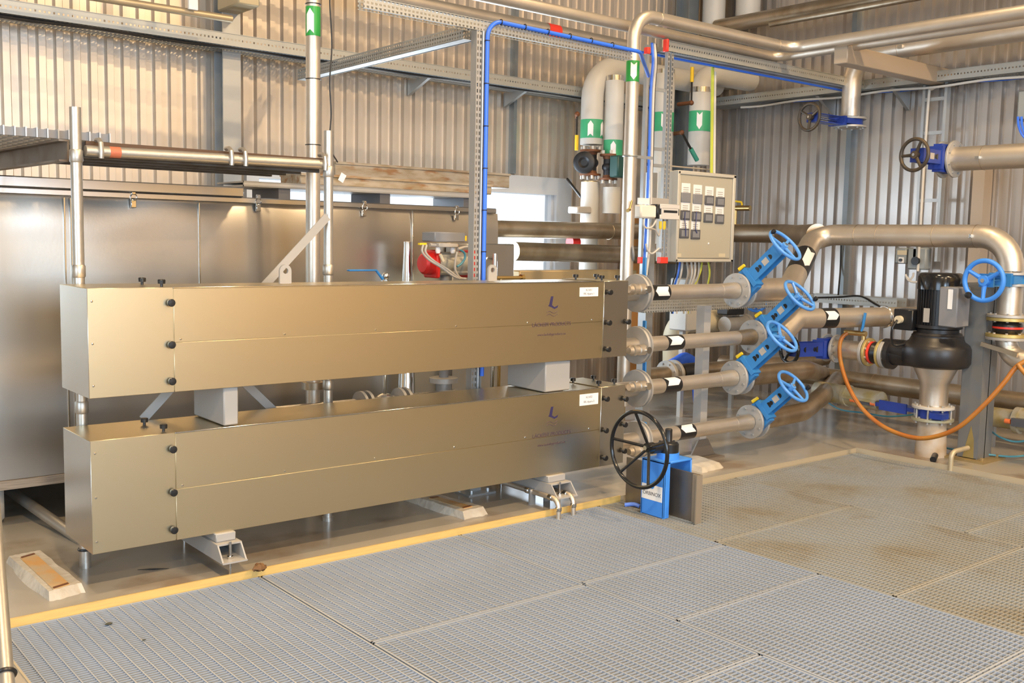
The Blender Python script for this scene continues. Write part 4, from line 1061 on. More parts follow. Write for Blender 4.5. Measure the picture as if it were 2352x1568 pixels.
# right vertical line with the light blue handwheel
XR = 7.15; yr = hR.y
def zr(y): return K(2325, y, X=XR).z
gate_valve('gate_valve', 'light blue valve with large blue handwheel facing the viewer near the right edge', (XR, yr, zr(641)), (0, 0, 1), (-1, .04, -.02), rh*1.5, rh, .36, .15, BLUE, PBLUE, None, rw=.0165, spokes=3, knob=4.0, phase=.52, plate=False, gap=.06, sw=.05)
t = thing('riser_line', 'stainless riser with a red-striped rubber joint at the right edge', 'pipe', (XR, yr, zr(840)))
m = MB(); m.cyl((XR, yr, zr(656)), (XR, yr, zr(722)), rh, n=28); m.build('pipe_run', PIPE, t)
rg = SZ(46, Vector((XR, yr, 1)))
flange(t, (XR, yr, zr(729)), (0, 0, 1), rg, rh, .02, FLANGE); flange(t, (XR, yr, zr(737)), (0, 0, 1), rg, rh, .022, YELZINC)
zj0, zj1 = zr(767), zr(738)
m = MB(); m.lathe((XR, yr, zj0), (0, 0, 1), [(0, rg*.58), ((zj1-zj0)*.25, rg*.68), ((zj1-zj0)*.5, rg*.70), ((zj1-zj0)*.75, rg*.68), (zj1-zj0, rg*.58)], 30); j = m.build('rubber_joint', BLACK, t)
m = MB(); m.lathe((XR, yr, (zj0+zj1)/2-.007), (0, 0, 1), [(0, rg*.712), (.014, rg*.712)], 30); m.build('red_stripe', ORANGER, j)
flange(t, (XR, yr, zr(774)), (0, 0, 1), rg, rh, .022, YELZINC); flange(t, (XR, yr, zr(781)), (0, 0, 1), rg, rh, .02, FLANGE)
m = MB(); m.tube(rounded([Vector((XR, yr, zr(781))), Vector((XR, yr, zr(818))), Vector((XR-.05, yr-.7, zr(818)-.12))], .14), rh*.85, 26); m.build('elbow', PIPE, t)
m = MB(); q = K(2295, 802, X=XR-.1); m.box(q, (.02, .26, .03), Matrix.Rotation(R_(12), 3, 'X')); m.build('strut', PIPED, t)
# small bent drain tube on the floor in front of the column
q = K(2183, 1080, Z=GZ)
m = MB(); m.tube(rounded([Vector((q.x, q.y, GZ-.02)), Vector((q.x, q.y, .10)), Vector((q.x+.17, q.y-.03, .115)), ], .05), .017, 14)
tag(m.build('drain_tube', M('drain_beige', (.48, .40, .26), .4, .45)), 'thin bent drain tube ending on the grating below the column', 'pipe')
m = MB(); m.tube(smooth([K(2170, 1028, Z=.03), K(2215, 1036, Z=.04), K(2275, 1044, Z=.03), K(2330, 1048, Z=.02), K(2400, 1040, Z=.02)]), .007, 8); tag(m.build('air_hose', TEALC), 'thin teal air hose on the floor in front of the column', 'hose')
m = MB(); m.tube(smooth([K(2270, 985, X=7.4), K(2300, 1005, X=7.3), K(2340, 1014, X=7.3), K(2400, 1000, X=7.3)]), .007, 8); tag(m.build('air_hose', TEALC), 'thin teal air hose hanging at the right edge behind the column', 'hose')
m = MB(); m.tube(smooth([K(1893, 918, X=7.35), K(1930, 940, X=7.3), K(1985, 948, X=7.3), K(2040, 956, X=7.3), K(2100, 952, X=7.3)]), .007, 8); tag(m.build('air_hose', TEALC), 'thin teal air hose sagging below the cream actuator cylinder', 'hose')
# actuator at the right edge
q = K(2318, 962, X=7.75)
t = thing('actuator', 'cream actuator cylinder with a round head at the right edge of the view', 'actuator', q)
m = MB(); m.cyl(q+Vector((0, .30, 0)), q+Vector((0, -.05, 0)), .075, n=24); m.cyl(q+Vector((0, -.05, 0)), q+Vector((0, -.09, 0)), .10, n=28); m.cyl(q+Vector((0, -.09, 0)), q+Vector((0, -.6, 0)), .08, n=24); m.build('cylinder', ACTU, t)
m = MB(); m.tube([q+Vector((-.11, -.02, 0)), q+Vector((-.11, -.06, 0))], .018, 12); m.build('signal_lamp', SIGNAL, t)
m = MB(); m.box(q+Vector((-.10, -.12, 0)), (.05, .10, .06)); m.build('switch_block', DGREY, t)
m = MB(); m.bb(q+Vector((-.02, .1, -q.z)), q+Vector((.02, .14, -.07))); m.build('stand', GALV, t)
# ------------------------------------------------------------------ sluice gate on the grating
gl = K(1430, 1152, Z=GZ); gr = K(1610, 1201, Z=GZ)
XG = (gl.x+gr.x)/2
zg = K(1432, 1042, X=XG).z; zg2 = K(1610, 1097, X=XG).z; zg = (zg+zg2)/2
t = thing('sluice_gate', 'blue sluice gate with large black handwheel standing on the grating', 'sluice gate', (XG-.05, (gl.y+gr.y)/2, GZ))
m = MB(); m.bb((XG, gr.y+.0085, GZ), (XG+.012, gl.y-.01, zg)); m.build('gate_plate', M('gate_steel', (.34, .31, .27), .85, .38, var=(4, .6, (.24, .18, .12)), stretch=(1, 1, .3)), t)
m = MB(); m.bb((XG-.035, gr.y, GZ), (XG+.012, gr.y+.008, zg)); m.bb((XG-.012, gr.y+.0082, GZ), (XG-.0005, gr.y+.05, zg-.001)); m.build('side_guide', M('guide_steel', (.30, .25, .19), .3, .5), t)
pa = K(1471, 1176, Z=GZ); pb = K(1523, 1188, Z=GZ)
xp = XG-.10
ya, yb = K(1471, 1176, X=xp).y, K(1523, 1188, X=xp).y
zp = K(1500, 1056, X=xp).z
xrr = K(1562, 1062, Y=(ya+yb)/2).x
m = MB()
m.rbox((xp, yb, GZ), (xp+.012, ya, zp), .004); m.bb((xp, yb, GZ), (xp+.045, yb+.008, zp)); m.bb((xp, ya-.008, GZ), (xp+.045, ya, zp))
m.rbox((xp, yb, zp-.014), (xrr+.006, ya, zp), .004)
m.rbox((xrr-.006, yb, zg-.08), (xrr+.006, ya, zp), .004)
m.build('yoke', PBLUE, t)
ym = (ya+yb)/2; xm = K(1534, 1047, Y=ym).x
m = MB(); m.cyl((xm, ym, zp), (xm, ym, zp+.034), .064, n=32); tag(m.build('bonnet', PBLUE, t), 'round blue bonnet')
zgb = zp+.034
m = MB(); m.lathe((xm, ym, zgb), (0, 0, 1), [(0, .060), (.048, .060), (.055, .054), (.06, .03)], 32); m.bolts((xm, ym, zgb+.05), (0, 0, 1), .048, .006, .010, 6)
m.cyl((xm-.03, ym+.01, zgb+.028), (xm-.13, ym+.01, zgb+.030), .030, n=22); m.build('gearbox', BLACK, t)
m = MB(); zs_ = K(1536, 984, X=xm).z; m.lathe((xm, ym, zgb+.055), (0, 0, 1), [(0, .026), (.01, .021), (zs_-zgb-.06, .021), (zs_-zgb-.055, .017)], 24); m.build('stem_cover', BLACK, t)
xw = xm-.27
cw = K(1467, 1032, X=xw); Rw = 92*dep(cw)/FPX
hubx = xw+.085
cw = Vector((xw, cw.y, cw.z)); hub = Vector((hubx, cw.y+.003, cw.z+.002))
m = MB(); m.torus(cw, (1, 0, 0), Rw-.011, .0115, 56, 12)
m.cyl(hub-Vector((.02, 0, 0)), hub+Vector((.03, 0, 0)), .026, n=20)
for a_ in (100, 172, 228, 292, 20):
    d = Vector((0, math.cos(R_(a_)), math.sin(R_(a_))))
    d = Vector((0, math.sin(R_(a_-90))*1.0, math.cos(R_(a_-90))))
    m.cyl(hub, cw+d*(Rw-.012), .0085, n=10)
hw = m.build('handwheel', BLACKG, t)
m = MB(); m.cyl(hub-Vector((.034, 0, 0)), hub-Vector((.018, 0, 0)), .014, n=6); m.build('hub_nut', CHROME, hw)
m = MB(); m.cyl(hub, (xm-.10, ym+.01, zgb+.03), .014, n=14); m.build('shaft', BLACK, t)
# maker's plate on the front of the yoke: the faint round mark and the word
za_, zb2 = K(1497, 1113, X=xp).z, K(1497, 1148, X=xp).z
m = MB(); m.bb((xp-.0015, yb+.012, zb2), (xp, ya-.006, za_)); pl = m.build('maker_plate', WHITE, t)
ymid = (ya+yb+.006)/2
text('plate_print', 'ORBINOX', .030, INK, pl, frame((xp-.002, ymid, zb2+.035), (0, -1, 0), (0, 0, 1)))
m = MB(); m.cyl((xp-.0015, ymid, zb2+.082), (xp-.003, ymid, zb2+.082), .017, n=24); m.build('plate_emblem', M('emblem_blue', (.03, .25, .70), 0, .5), pl)
q = K(1455, 1163, Z=GZ)
m = MB(); m.tube(smooth([q+Vector((-.03, .04, .006)), q+Vector((0, 0, .014)), q+Vector((.02, -.03, .006))]), [.012]*17, 8); tag(m.build('plastic_scrap', M('scrap_blue', (.12, .24, .75), 0, .5)), 'small blue plastic scrap on the grating left of the sluice gate', 'scrap')

# ------------------------------------------------------------------ cable trays and posts
def tray(name, label, p0, p1, up, h, wd, mat, cat='cable tray', bottom=True, group=None, rungs=0, lip=.012, name_p='side_rail', bmat=None):
    """u-shaped tray from p0 to p1; its near side plate stands at the line, width wd goes to side 'up'"""
    p0 = Vector(p0); p1 = Vector(p1); x = (p1-p0).normalized(); z = Vector((0, 0, 1)); z = (z-x*z.dot(x)).normalized(); y = Vector(up); y = (y-x*y.dot(x)).normalized()
    L = (p1-p0).length
    rot = Matrix((x, y, z)).transposed() if x.cross(y).dot(z) > 0 else Matrix((x, y, x.cross(y))).transposed()
    t = thing(name, label, cat, p0, group, rot=rot)
    W = wmat(t); sgn = 1 if x.cross(y).dot(z) > 0 else -1
    def loc(mb):
        mb.v = [tuple(W @ Vector(v)) for v in mb.v]; return mb
    m = MB(); m.bb((0, 0, -h/2), (L, .002, h/2)); m.bb((0, -.004, h/2-.004), (L, lip, h/2)); m.bb((0, -.004, -h/2), (L, lip, -h/2+.003)); loc(m).build(name_p, mat, t)
    if wd:
        m = MB(); m.bb((0, wd-.002, -h/2), (L, wd, h/2)); loc(m).build(name_p, mat, t)
        zf_ = -h/2 if sgn > 0 else h/2-.003
        if bottom:
            m = MB(); m.bb((0, 0, zf_), (L, wd, zf_+.003)); loc(m).build('tray_floor', bmat or HOLES_FLOOR, t)
        for i in range(rungs):
            xx_ = L*(i+.5)/rungs; m = MB(); m.bb((xx_-.012, .004, zf_+.004), (xx_+.012, wd-.004, zf_+.018)); loc(m).build('rung', GALV, t)
    return t
HOLES_FLOOR = perforated('slotted_tray_floor', (.42, .43, .43), .028, .09, .016, .05, -9., 9., ('X', 'Y'))
zA0 = K(0, 10, Y=6.92).z; zA1 = K(1327, 212, Y=6.92).z
m = MB(); m.tube([Vector((-1.4+.2*i, 6.97, zA0-.052-.006*math.sin(i*1.3))) for i in range(45)], .016, 8); tag(m.build('cable_bundle', BLACK), 'dark cable bundle under the long back-wall tray', 'cable')
tray('cable_tray', 'long galvanized cable tray along the ribbed back wall', (-1.5, 6.92, zA0), (7.6, 6.92, zA0-.015), (0, 1, 0), .085, .30, HOLES_LONG, rungs=0)
for px in (1207, 985):
    q = K(px, 200, Y=7.0); m = MB(); m.prism([Vector((q.x-.015, 6.95, zA0-.05)), Vector((q.x-.015, 7.29, zA0-.05)), Vector((q.x-.015, 7.29, zA0-.18))], (.03, 0, 0)); tag(m.build('tray_bracket', GALV), 'grey wall bracket under the long back-wall tray, %s' % ('left of the white lagged pipes' if px > 1100 else 'left of the perforated post'), 'bracket', 'brackets of the wall trays')
zB0 = K(2022, 190, X=8.28).z
tray('cable_tray', 'galvanized cable tray along the ribbed right wall', (8.28, 7.0, zB0), (8.28, -1.0, zB0), (1, 0, 0), .085, .28, HOLES_LONG)
for px in (1890, 2060):
    q = K(px, 235, X=8.4); m = MB(); m.prism([Vector((8.3, q.y-.015, zB0-.05)), Vector((8.59, q.y-.015, zB0-.05)), Vector((8.59, q.y-.015, zB0-.22))], (0, .03, 0)); tag(m.build('tray_bracket', GALV), 'grey wall bracket under the right-wall tray, %s' % ('near the valve below the large bend' if px < 2000 else 'near the vertical cable ladder'), 'bracket', 'brackets of the wall trays')
for k, (dy, mm_, lab) in enumerate(((0, WCABLE, 'pale cable bundle drooping below the right-wall tray'), (.06, BLACK, 'black cable bundle along the right-wall tray'), (.09, BCABLE, 'blue cable along the right-wall tray'))):
    m = MB(); pts = []
    for i in range(60): 
        y_ = 6.6-.13*i; pts.append(Vector((8.33+dy, y_, zB0-.062-.008*math.sin(i*.9+k)-(.012 if k == 0 else 0))))
    m.tube(pts, .011 if k != 2 else .007, 7); tag(m.build('cable_bundle', mm_), lab, 'cable')
YC = K(1985, 188, X=8.28).y
zC0 = K(1760, 150, Y=YC).z; xc0 = K(1532, 100, Y=YC).x
tray('cable_tray', 'slotted cable tray running from the cabinet post to the right wall', (xc0, YC, zC0), (8.28, YC, zC0), (0, 1, 0), .075, .22, HOLES_LONG, rungs=10)
m = MB(); m.tube([Vector((xc0-.4, YC+.12, zC0-.05)), Vector((8.2, YC+.12, zC0-.052))], .009, 8); tag(m.build('cable', BCABLE), 'blue cable under the tray that runs from the cabinet to the right wall', 'cable')
m = MB(); m.rbox((xc0-.012, YC-.012, zC0-.045), (xc0+.012, YC+.03, zC0+.045), .004); tag(m.build('end_cap', ORANGER), 'red end cap on the left end of the slotted tray', 'end cap', 'red tray end caps')
# perforated tray and its post behind the casings
PXE, PYE = 3.62, 4.74
zD = K(1100, 62, Y=PYE).z
tray('cable_tray', 'narrow perforated tray carrying the blue cable high across the view', (K(835, 2, Y=PYE).x, PYE, zD+.02), (K(1452, 128, Y=PYE).x, PYE, zD), (0, 1, 0), .062, 0.06, HOLES, bottom=False)
t = thing('tray_post', 'perforated galvanized post carrying the blue cable behind the casings', 'post', (PXE, PYE, 0))
w_ = SZ(12, Vector((PXE, PYE, 1.8)))
W = wmat(t)
m = MB(); m.bb((PXE-w_, PYE-.002, 0.01), (PXE+w_, PYE, zD)); m.bb((PXE-w_, PYE, .01), (PXE-w_+.002, PYE+.05, zD)); m.bb((PXE+w_-.002, PYE-.01, .01), (PXE+w_+.008, PYE+.05, zD)); m.build('channel', HOLES_POST, t)
m = MB(); m.cyl((PXE+w_*.45, PYE-.008, .3), (PXE+w_*.45, PYE-.008, zD-.02), .007, n=10); m.build('conduit', GALV, t)
q = K(1092, 1131, Z=0)
m = MB(); m.bb((PXE-.10, PYE-.09, 0), (PXE+.10, PYE+.09, .012)); m.bolts((PXE, PYE, .012), (0, 0, 1), .085, .01, .02, 4); m.bb((PXE-.04, PYE-.02, 0.01), (PXE+.04, PYE+.03, .10)); m.build('base_plate', GALV, t)
qd = K(745, 163, Y=6.92)
tray('cable_tray', 'perforated cross tray slanting from the post back to the wall tray', (PXE, PYE+.06, zD-.03), (PXE+.05, 6.9, zD-.03), (-1, 0, 0), .075, .08, HOLES, bottom=True, bmat=HOLES)
# the thick blue cable
zb0 = K(1100, 600, Y=PYE-.05).z
xcr = K(1480, 132, Y=PYE-.03).x
xl = K(1476, 300, Y=5.2).x
bp = [Vector((PXE+w_*1.05, PYE-.022, 0.7)), Vector((PXE+w_*1.05, PYE-.022, zD+.045)), Vector((K(1470, 128, Y=PYE-.03).x, PYE-.028, zD+.025)), Vector((xl-.02, 5.14, zD-.02)), ]
m = MB(); m.tube(rounded(bp, [.10, .1]), .0125, 12)
t = tag(m.build('cable', BCABLE), 'thick blue cable going up the perforated post and across to the cabinet', 'cable')
m = MB()
for i in range(9):
    z_ = .95+i*.24
    if z_ < zD: m.torus((PXE+w_*1.05, PYE-.02, z_), (0, 0, 1), .0145, .003, 16, 6)
for px in (1150, 1205, 1258, 1309, 1358, 1407):
    q = K(px, 85, Y=PYE-.028); m.torus((q.x, PYE-.028, zD+.045-.02*(q.x-PXE)/2.2), (1, 0, 0), .0145, .003, 16, 6)
m.build('cable_tie', BLACK, t)
# cable ladder left of the cabinet
YL = 5.22
ta = K(1484, 112, Y=YL); tb = K(1476, 594, Y=YL); ua = K(1530, 108, Y=YL); ub = K(1524, 594, Y=YL)
t = thing('cable_ladder', 'vertical galvanized cable ladder with red end caps left of the cabinet', 'cable ladder', (tb.x, YL, tb.z))
xr0, xr1 = (ta.x+tb.x)/2, (ua.x+ub.x)/2
m = MB(); m.bb((xr0-.012, YL-.01, tb.z), (xr0+.012, YL+.02, ta.z)); m.build('rail', GALV, t)
m = MB(); m.bb((xr1-.012, YL-.01, ub.z), (xr1+.010, YL+.02, ua.z)); m.build('rail', HOLES_POST, t)
m = MB(); m.bb((xr1+.025, YL-.012, ub.z), (xr1+.05, YL+.02, ua.z-.04)); m.build('rail', HOLES_POST, t)
for yp in (205, 342, 380, 575):
    z_ = K(1510, yp, Y=YL).z; m = MB(); m.bb((xr0, YL+.004, z_-.012), (xr1, YL+.016, z_+.012)); m.build('rung', GALV, t)
for (x, z_) in ((xr0, tb.z), (xr1+.018, ub.z), (xr0, ta.z)):
    wd_ = .016 if x == xr0 else .042
    m = MB(); m.rbox((x-wd_, YL-.016, z_-.035), (x+wd_, YL+.024, z_+.012), .003); m.build('end_cap', ORANGER, t)
for dx, mm_, r, lab, x2 in ((.035, BCABLE, .010, 'blue cable running down the ladder left of the cabinet', 0), (.062, WCABLE, .011, 'pale cable running down the ladder left of the cabinet', .02), (.078, BLACK, .005, 'thin black cable running down the ladder left of the cabinet', .0)):
    m = MB(); m.tube(smooth([Vector((xr0+dx+.06, YL+.05, ta.z+.06)), Vector((xr0+dx+.02, YL-.004, ta.z-.09)), Vector((xr0+dx, YL-.01, ta.z-.3)), Vector((xr0+dx+.004, YL-.01, (ta.z+tb.z)/2)), Vector((xr0+dx-.006+x2, YL-.01, tb.z+.15)), Vector((xr0+dx-.012, YL-.01, tb.z-.12))]), r, 8)
    tag(m.build('cable', mm_), lab, 'cable')
# boxes on the ladder
def at(x, y, Yp): return K(x, y, Y=Yp)
YQ = YL-.05
a, b = at(1461, 470, YQ), at(1497, 502, YQ)
t = thing('junction_box', 'small white junction box on the ladder, left of the black-framed meter', 'box', (a.x, YQ, b.z))
m = MB(); m.rbox((a.x, YQ-.05, b.z), (b.x, YL-.012, a.z), .012); m.build('box_body', M('white_plastic', (.80, .74, .64), 0, .4), t)
a2, b2 = at(1467, 454, YL-.03), at(1492, 470, YL-.03)
m = MB(); m.bb((a2.x, YL-.03, b2.z), (b2.x, YL-.018, a2.z)); m.build('tag_plate', WHITE, t)
a, b = at(1507, 468, YQ), at(1549, 505, YQ)
t = thing('flow_meter', 'black-framed white meter display on the ladder beside the cabinet', 'meter', (a.x, YQ, b.z))
m = MB(); m.rbox((a.x-.025, YQ-.04, b.z+.004), (b.x+.012, YL-.012, a.z-.004), .006); m.build('housing', BLACK, t)
hz = a.z-b.z; dxx = b.x-a.x
m = MB(); m.rbox((a.x-.006, YQ-.05, b.z+hz*.68), (b.x+.002, YQ-.038, a.z), .004); m.rbox((a.x-.006, YQ-.05, b.z), (b.x+.002, YQ-.038, b.z+hz*.30), .004); m.rbox((a.x+.012, YQ-.05, b.z+hz*.25), (b.x-.012, YQ-.038, b.z+hz*.75), .002); m.build('front_cover', M('meter_white', (.62, .58, .53), 0, .4), t)
m = MB(); m.bb((a.x+.03, YQ-.052, b.z+hz*.44), (b.x-.028, YQ-.049, b.z+hz*.60)); m.build('display', BLACK, t)
m = MB(); m.bb((a.x-.03, YL-.016, a.z), (b.x-.03, YL-.012, a.z+.045)); m.build('back_plate', GCABLE, t)
for (px, py) in ((1517, 508), (1526, 508)):
    q = at(px, py, YQ-.02); m = MB(); m.lathe(q, (0, 0, -1), [(0, .012), (.05, .012), (.062, .006)], 12); tag(m.build('cable_gland', YELLOW, t), 'yellow cable gland')
for pts_, mm_ in (([(1478, 503), (1479, 518), (1487, 524), (1498, 520), (1507, 506)], WCABLE), ([(1490, 524), (1505, 528), (1513, 541), (1516, 524)], GCABLE), ([(1484, 560), (1488, 575), (1498, 582), (1514, 570)], WCABLE)):
    m = MB(); m.tube(smooth([at(x, y, YQ-.02) for x, y in pts_]), .007, 8); tag(m.build('cable', mm_), {503: 'pale cable looping from the junction box to the meter', 524: 'grey cable looping below the meter', 560: 'pale cable loop near the bottom of the ladder'}[pts_[0][1]], 'cable')

# control cabinet
YK = 5.27
ca_, cb_ = K(1557, 391, Y=YK), K(1680, 602, Y=YK)
cr = K(1689, 405, Y=YK).x; cl = K(1553, 500, Y=YK).x
t = thing('control_cabinet', 'grey-beige control cabinet with rows of labelled indicators', 'cabinet', ((cl+cr)/2, YK+.1, cb_.z))
m = MB(); m.rbox((cl, YK+.012, cb_.z), (cr, YK+.20, ca_.z), .006); m.build('housing', CABF, t)
m = MB(); m.rbox((cl+.028, YK-.004, cb_.z+.03), (cr-.035, YK+.014, ca_.z-.03), .004); dr = m.build('door', CABM, t)
m = MB(); m.rbox((cl-.002, YK-.012, ca_.z-.028), (cr+.002, YK+.05, ca_.z+.002), .006); m.rbox((cl-.002, YK-.012, cb_.z), (cr+.002, YK+.05, cb_.z+.026), .006); m.rbox((cl-.002, YK-.012, cb_.z), (cl+.024, YK+.05, ca_.z), .006); m.rbox((cr-.032, YK-.012, cb_.z), (cr+.002, YK+.05, ca_.z), .006); m.build('door_frame', CABF, t)
rows = [(437, 456, (1573, 1600, 1627, 1652)), (478, 496, (1573, 1599, 1626, 1652)), (518, 537, (1572, 1598))]
cx_ = lambda px: K(px, 470, Y=YK).x
for yl, yd, cols in rows:
    for k, px in enumerate(cols):
        x = cx_(px)
        zl_ = K(1610, yl+2+(k-1.5)*1.7, Y=YK).z; zd_ = K(1610, yd+2+(k-1.5)*1.7, Y=YK).z
        sc = (cr-cl)/.50
        m = MB(); m.bb((x-.036*sc, YK-.006, zl_-.034*sc), (x+.036*sc, YK-.004, zl_+.032*sc)); m.build('paper_label', WHITE, dr)
        m = MB()
        for j in range(3): m.bb((x-.022*sc, YK-.007, zl_-.018*sc+.016*j), (x+.022*sc, YK-.006, zl_-.014*sc+.016*j))
        m.build('label_print', GCABLE, dr)
        m = MB(); m.rbox((x-.039*sc, YK-.014, zd_-.028*sc), (x+.039*sc, YK-.004, zd_+.026*sc), .003); m.build('indicator', MGREY if k < 2 and yl == 437 else DGREY, dr)
        if not (k < 2 and yl == 437):
            m = MB(); m.bb((x-.028*sc, YK-.016, zd_-.018*sc), (x+.028*sc, YK-.013, zd_+.017*sc)); m.build('display', MGREY, dr)
for k, x_ in enumerate((1573, 1599)):
    m = MB(); m.tube(smooth([K(x_+1, 486, Y=YK-.02), K(x_, 505, Y=YK-.025), K(x_+(2 if k == 0 else -1), 525, Y=YK-.025), K(x_+2, 542 if k == 0 else 535, Y=YK-.02)]), .004, 6); tag(m.build('tie_strip', M('strip_blue_%d' % k, (.06, .07, .18), 0, .5)), 'dark blue strip hanging on the cabinet front, %s column' % ('first' if k == 0 else 'second'), 'strip')
m = MB(); m.cyl((cr-.16, YK-.006, cb_.z+.19), (cr-.15, YK-.004, cb_.z+.19), .001, n=6); m.sphere((K(1626, 559, Y=YK).x, YK-.006, K(1626, 559, Y=YK).z), .008, 10); m.build('door_lock', WHITE, dr)
for px, w_ in ((1559, .022), (1657, .04)):
    q = K(px, 586, Y=YK); m = MB(); m.bb((q.x-w_, YK-.006, q.z-.014), (q.x+w_, YK-.004, q.z+.014)); m.build('type_label', CREAM, dr)
# cables leaving the cabinet below
cabs = [(1555, BLACK, 1545, 655, 'black'), (1562, BCABLE, 1547, 668, 'blue'), (1568, WCABLE, 1556, 660, 'white'), (1578, GCABLE, 1572, 665, 'grey'), (1588, WCABLE, 1580, 668, 'second white'), (1597, WCABLE, 1582, 675, 'third white'), (1606, GCABLE, 1588, 680, 'second grey'), (1613, YGCABLE, 1582, 688, 'green-yellow'), (1627, YGCABLE, 1623, 668, 'second green-yellow')]
for i, (xa_, mm_, xb_, yb_, nm) in enumerate(cabs):
    p0 = K(xa_, 600, Y=YK+.08); p1 = K((xa_*2+xb_)/3+(4 if i > 2 else 0), 630, Y=YK+.08); p2 = K(xb_, yb_, Y=YK+.12); p3 = K(xb_-2, 720, Y=YK+.14)
    m = MB(); m.tube(smooth([p0, p1, p2, p3]), .008 if i else .006, 7); tag(m.build('cable', mm_), '%s cable leaving the underside of the control cabinet, %s' % (nm, 'at its left corner' if i < 3 else 'near its middle' if i < 7 else 'at its right half'), 'cable')
# cabinet stand: two legs
for px, lab in ((1494, 'grey square post standing left below the cabinet'),):
    b = K(px, 640, Y=YK+.12)
    m = MB(); m.bb((b.x-.04, YK+.12, 0), (b.x+.04, YK+.20, K(px, 395 if px < 1550 else 610, Y=YK+.1).z)); tag(m.build('stand_post', GALV if px < 1550 else GREYP), lab, 'post')
a = K(1494, 372, Y=YK+.2); b = K(1630, 388, Y=YK+.2)
m = MB(); m.bb((a.x-.02, YK+.19, b.z), (b.x, YK+.23, a.z-.02)); tag(m.build('cross_rail', M('rail_beige', (.46, .39, .31), .3, .5)), 'beige cross rail just above the cabinet', 'rail')
m = MB(); m.tube([K(1637, 150, Y=YK+.1), K(1634, 400, Y=YK+.1)], .012, 8); tag(m.build('cable', YGCABLE), 'green-yellow cable dropping to the top of the cabinet', 'cable')
m = MB(); m.tube([K(1642, 165, Y=YK+.1), K(1640, 400, Y=YK+.1)], .012, 8); tag(m.build('cable', WCABLE), 'pale cable beside the green-yellow one above the cabinet', 'cable')
# perforated tray low behind the first product pipe
a = K(1478, 702, Y=4.95); b = K(2000, 690, Y=4.95)
tray('cable_tray', 'perforated tray running low between the first and second product pipes', (a.x, 4.95, a.z), (7.3, 4.95, a.z), (0, 1, 0), .10, .12, HOLES)
# ladder on the right wall
xlw = 8.42
r0, r1 = K(2118, 330, X=xlw).y, K(2168, 330, X=xlw).y
zt_, zbm = zB0, K(2140, 520, X=xlw).z
t = thing('cable_ladder', 'narrow vertical cable ladder on the ribbed right wall', 'cable ladder', (xlw, (r0+r1)/2, zbm))
for y_ in (r0, r1):
    m = MB(); m.bb((xlw-.02, y_-.012, zbm-.3), (xlw+.04, y_+.012, zt_)); m.build('rail', GALV, t)
for yp in (228, 305, 383, 460):
    z_ = K(2145, yp, X=xlw).z; m = MB(); m.bb((xlw-.01, r1, z_-.015), (xlw+.01, r0, z_+.015)); m.build('rung', GALV, t)
m = MB(); m.tube(smooth([Vector((xlw-.02, r1-.05, zt_-.06)), Vector((xlw-.02, r0-.08, zt_-.08)), Vector((xlw-.02, r0-.045, zt_-.2)), Vector((xlw-.02, r0-.04, 1.6)), Vector((xlw-.02, r0-.04, 1.3))]), .012, 8); tag(m.build('cable', WCABLE), 'pale cable running down the ladder on the right wall', 'cable')
# brown pipe bracket on the right wall
q = K(2252, 450, X=8.5)
m = MB(); m.bb((8.45, q.y-.05, .9), (8.59, q.y+.05, K(2252, 385, X=8.5).z)); tag(m.build('wall_strut', M('strut_brown', (.40, .33, .26), .2, .5)), 'beige upright strut on the right wall below the upper right pipe', 'strut')
# switches on the wall behind the pump
def wbox(name, lab, px0, py0, px1, py1, d, mat, X=8.5):
    a = K(px0, py0, X=X-d); b = K(px1, py1, X=X-d)
    t = thing(name, lab, 'switch', (X, (a.y+b.y)/2, b.z)); m = MB(); m.rbox((X-d, b.y, b.z), (X, a.y, a.z), .012); m.build('housing', mat, t); return t, a, b
GREYB = M('switch_grey', (.26, .28, .28), 0, .45)
t, a, b = wbox('isolator_switch', 'grey isolator switch box with a large black knob above the pump', 2085, 568, 2125, 620, .10, GREYB)
q = K(2105, 599, X=8.40); m = MB(); m.cyl(q, q+Vector((-.03, 0, 0)), .036, n=22); m.build('knob', BLACK, t)
t, a, b = wbox('push_button_box', 'small grey push-button box left of the isolator switch', 2056, 568, 2080, 606, .09, GREYB)
q = K(2070, 597, X=8.41); m = MB(); m.box(q, (.006, .05, .05)); m.build('button_plate', WHITE, t); m = MB(); m.cyl(q, q+Vector((-.02, 0, 0)), .014, n=14); m.build('button', BLACK, t)
q = K(2072, 580, X=8.41); m = MB(); m.box(q, (.004, .09, .04)); m.build('label_plate', CREAM, t)
for pts_, lab in (([(2080, 630), (2086, 643), (2100, 648), (2112, 644), (2117, 632)], 'wide pale cable loop below the isolator switch'), ([(2083, 636), (2090, 642), (2097, 634), (2098, 626)], 'small pale cable loop below the isolator switch')):
    m = MB(); m.tube(smooth([K(x, y, X=8.42) for x, y in pts_]), .009, 8); tag(m.build('cable', WCABLE), lab, 'cable')
t, a, b = wbox('wall_box', 'grey terminal box with blue cables at the upper right edge', 2338, 208, 2400, 272, .12, GREYB)
for k, dx in enumerate((0, 8)):
    m = MB(); m.tube(smooth([K(2338+dx, 268, X=8.38), K(2340+dx, 290, X=8.38), K(2350+dx, 312, X=8.38), K(2375+dx, 330, X=8.38)]), .010, 8); tag(m.build('cable', BCABLE), ('left' if k == 0 else 'right')+' one of the two blue cables leaving the terminal box at the right edge', 'cable')
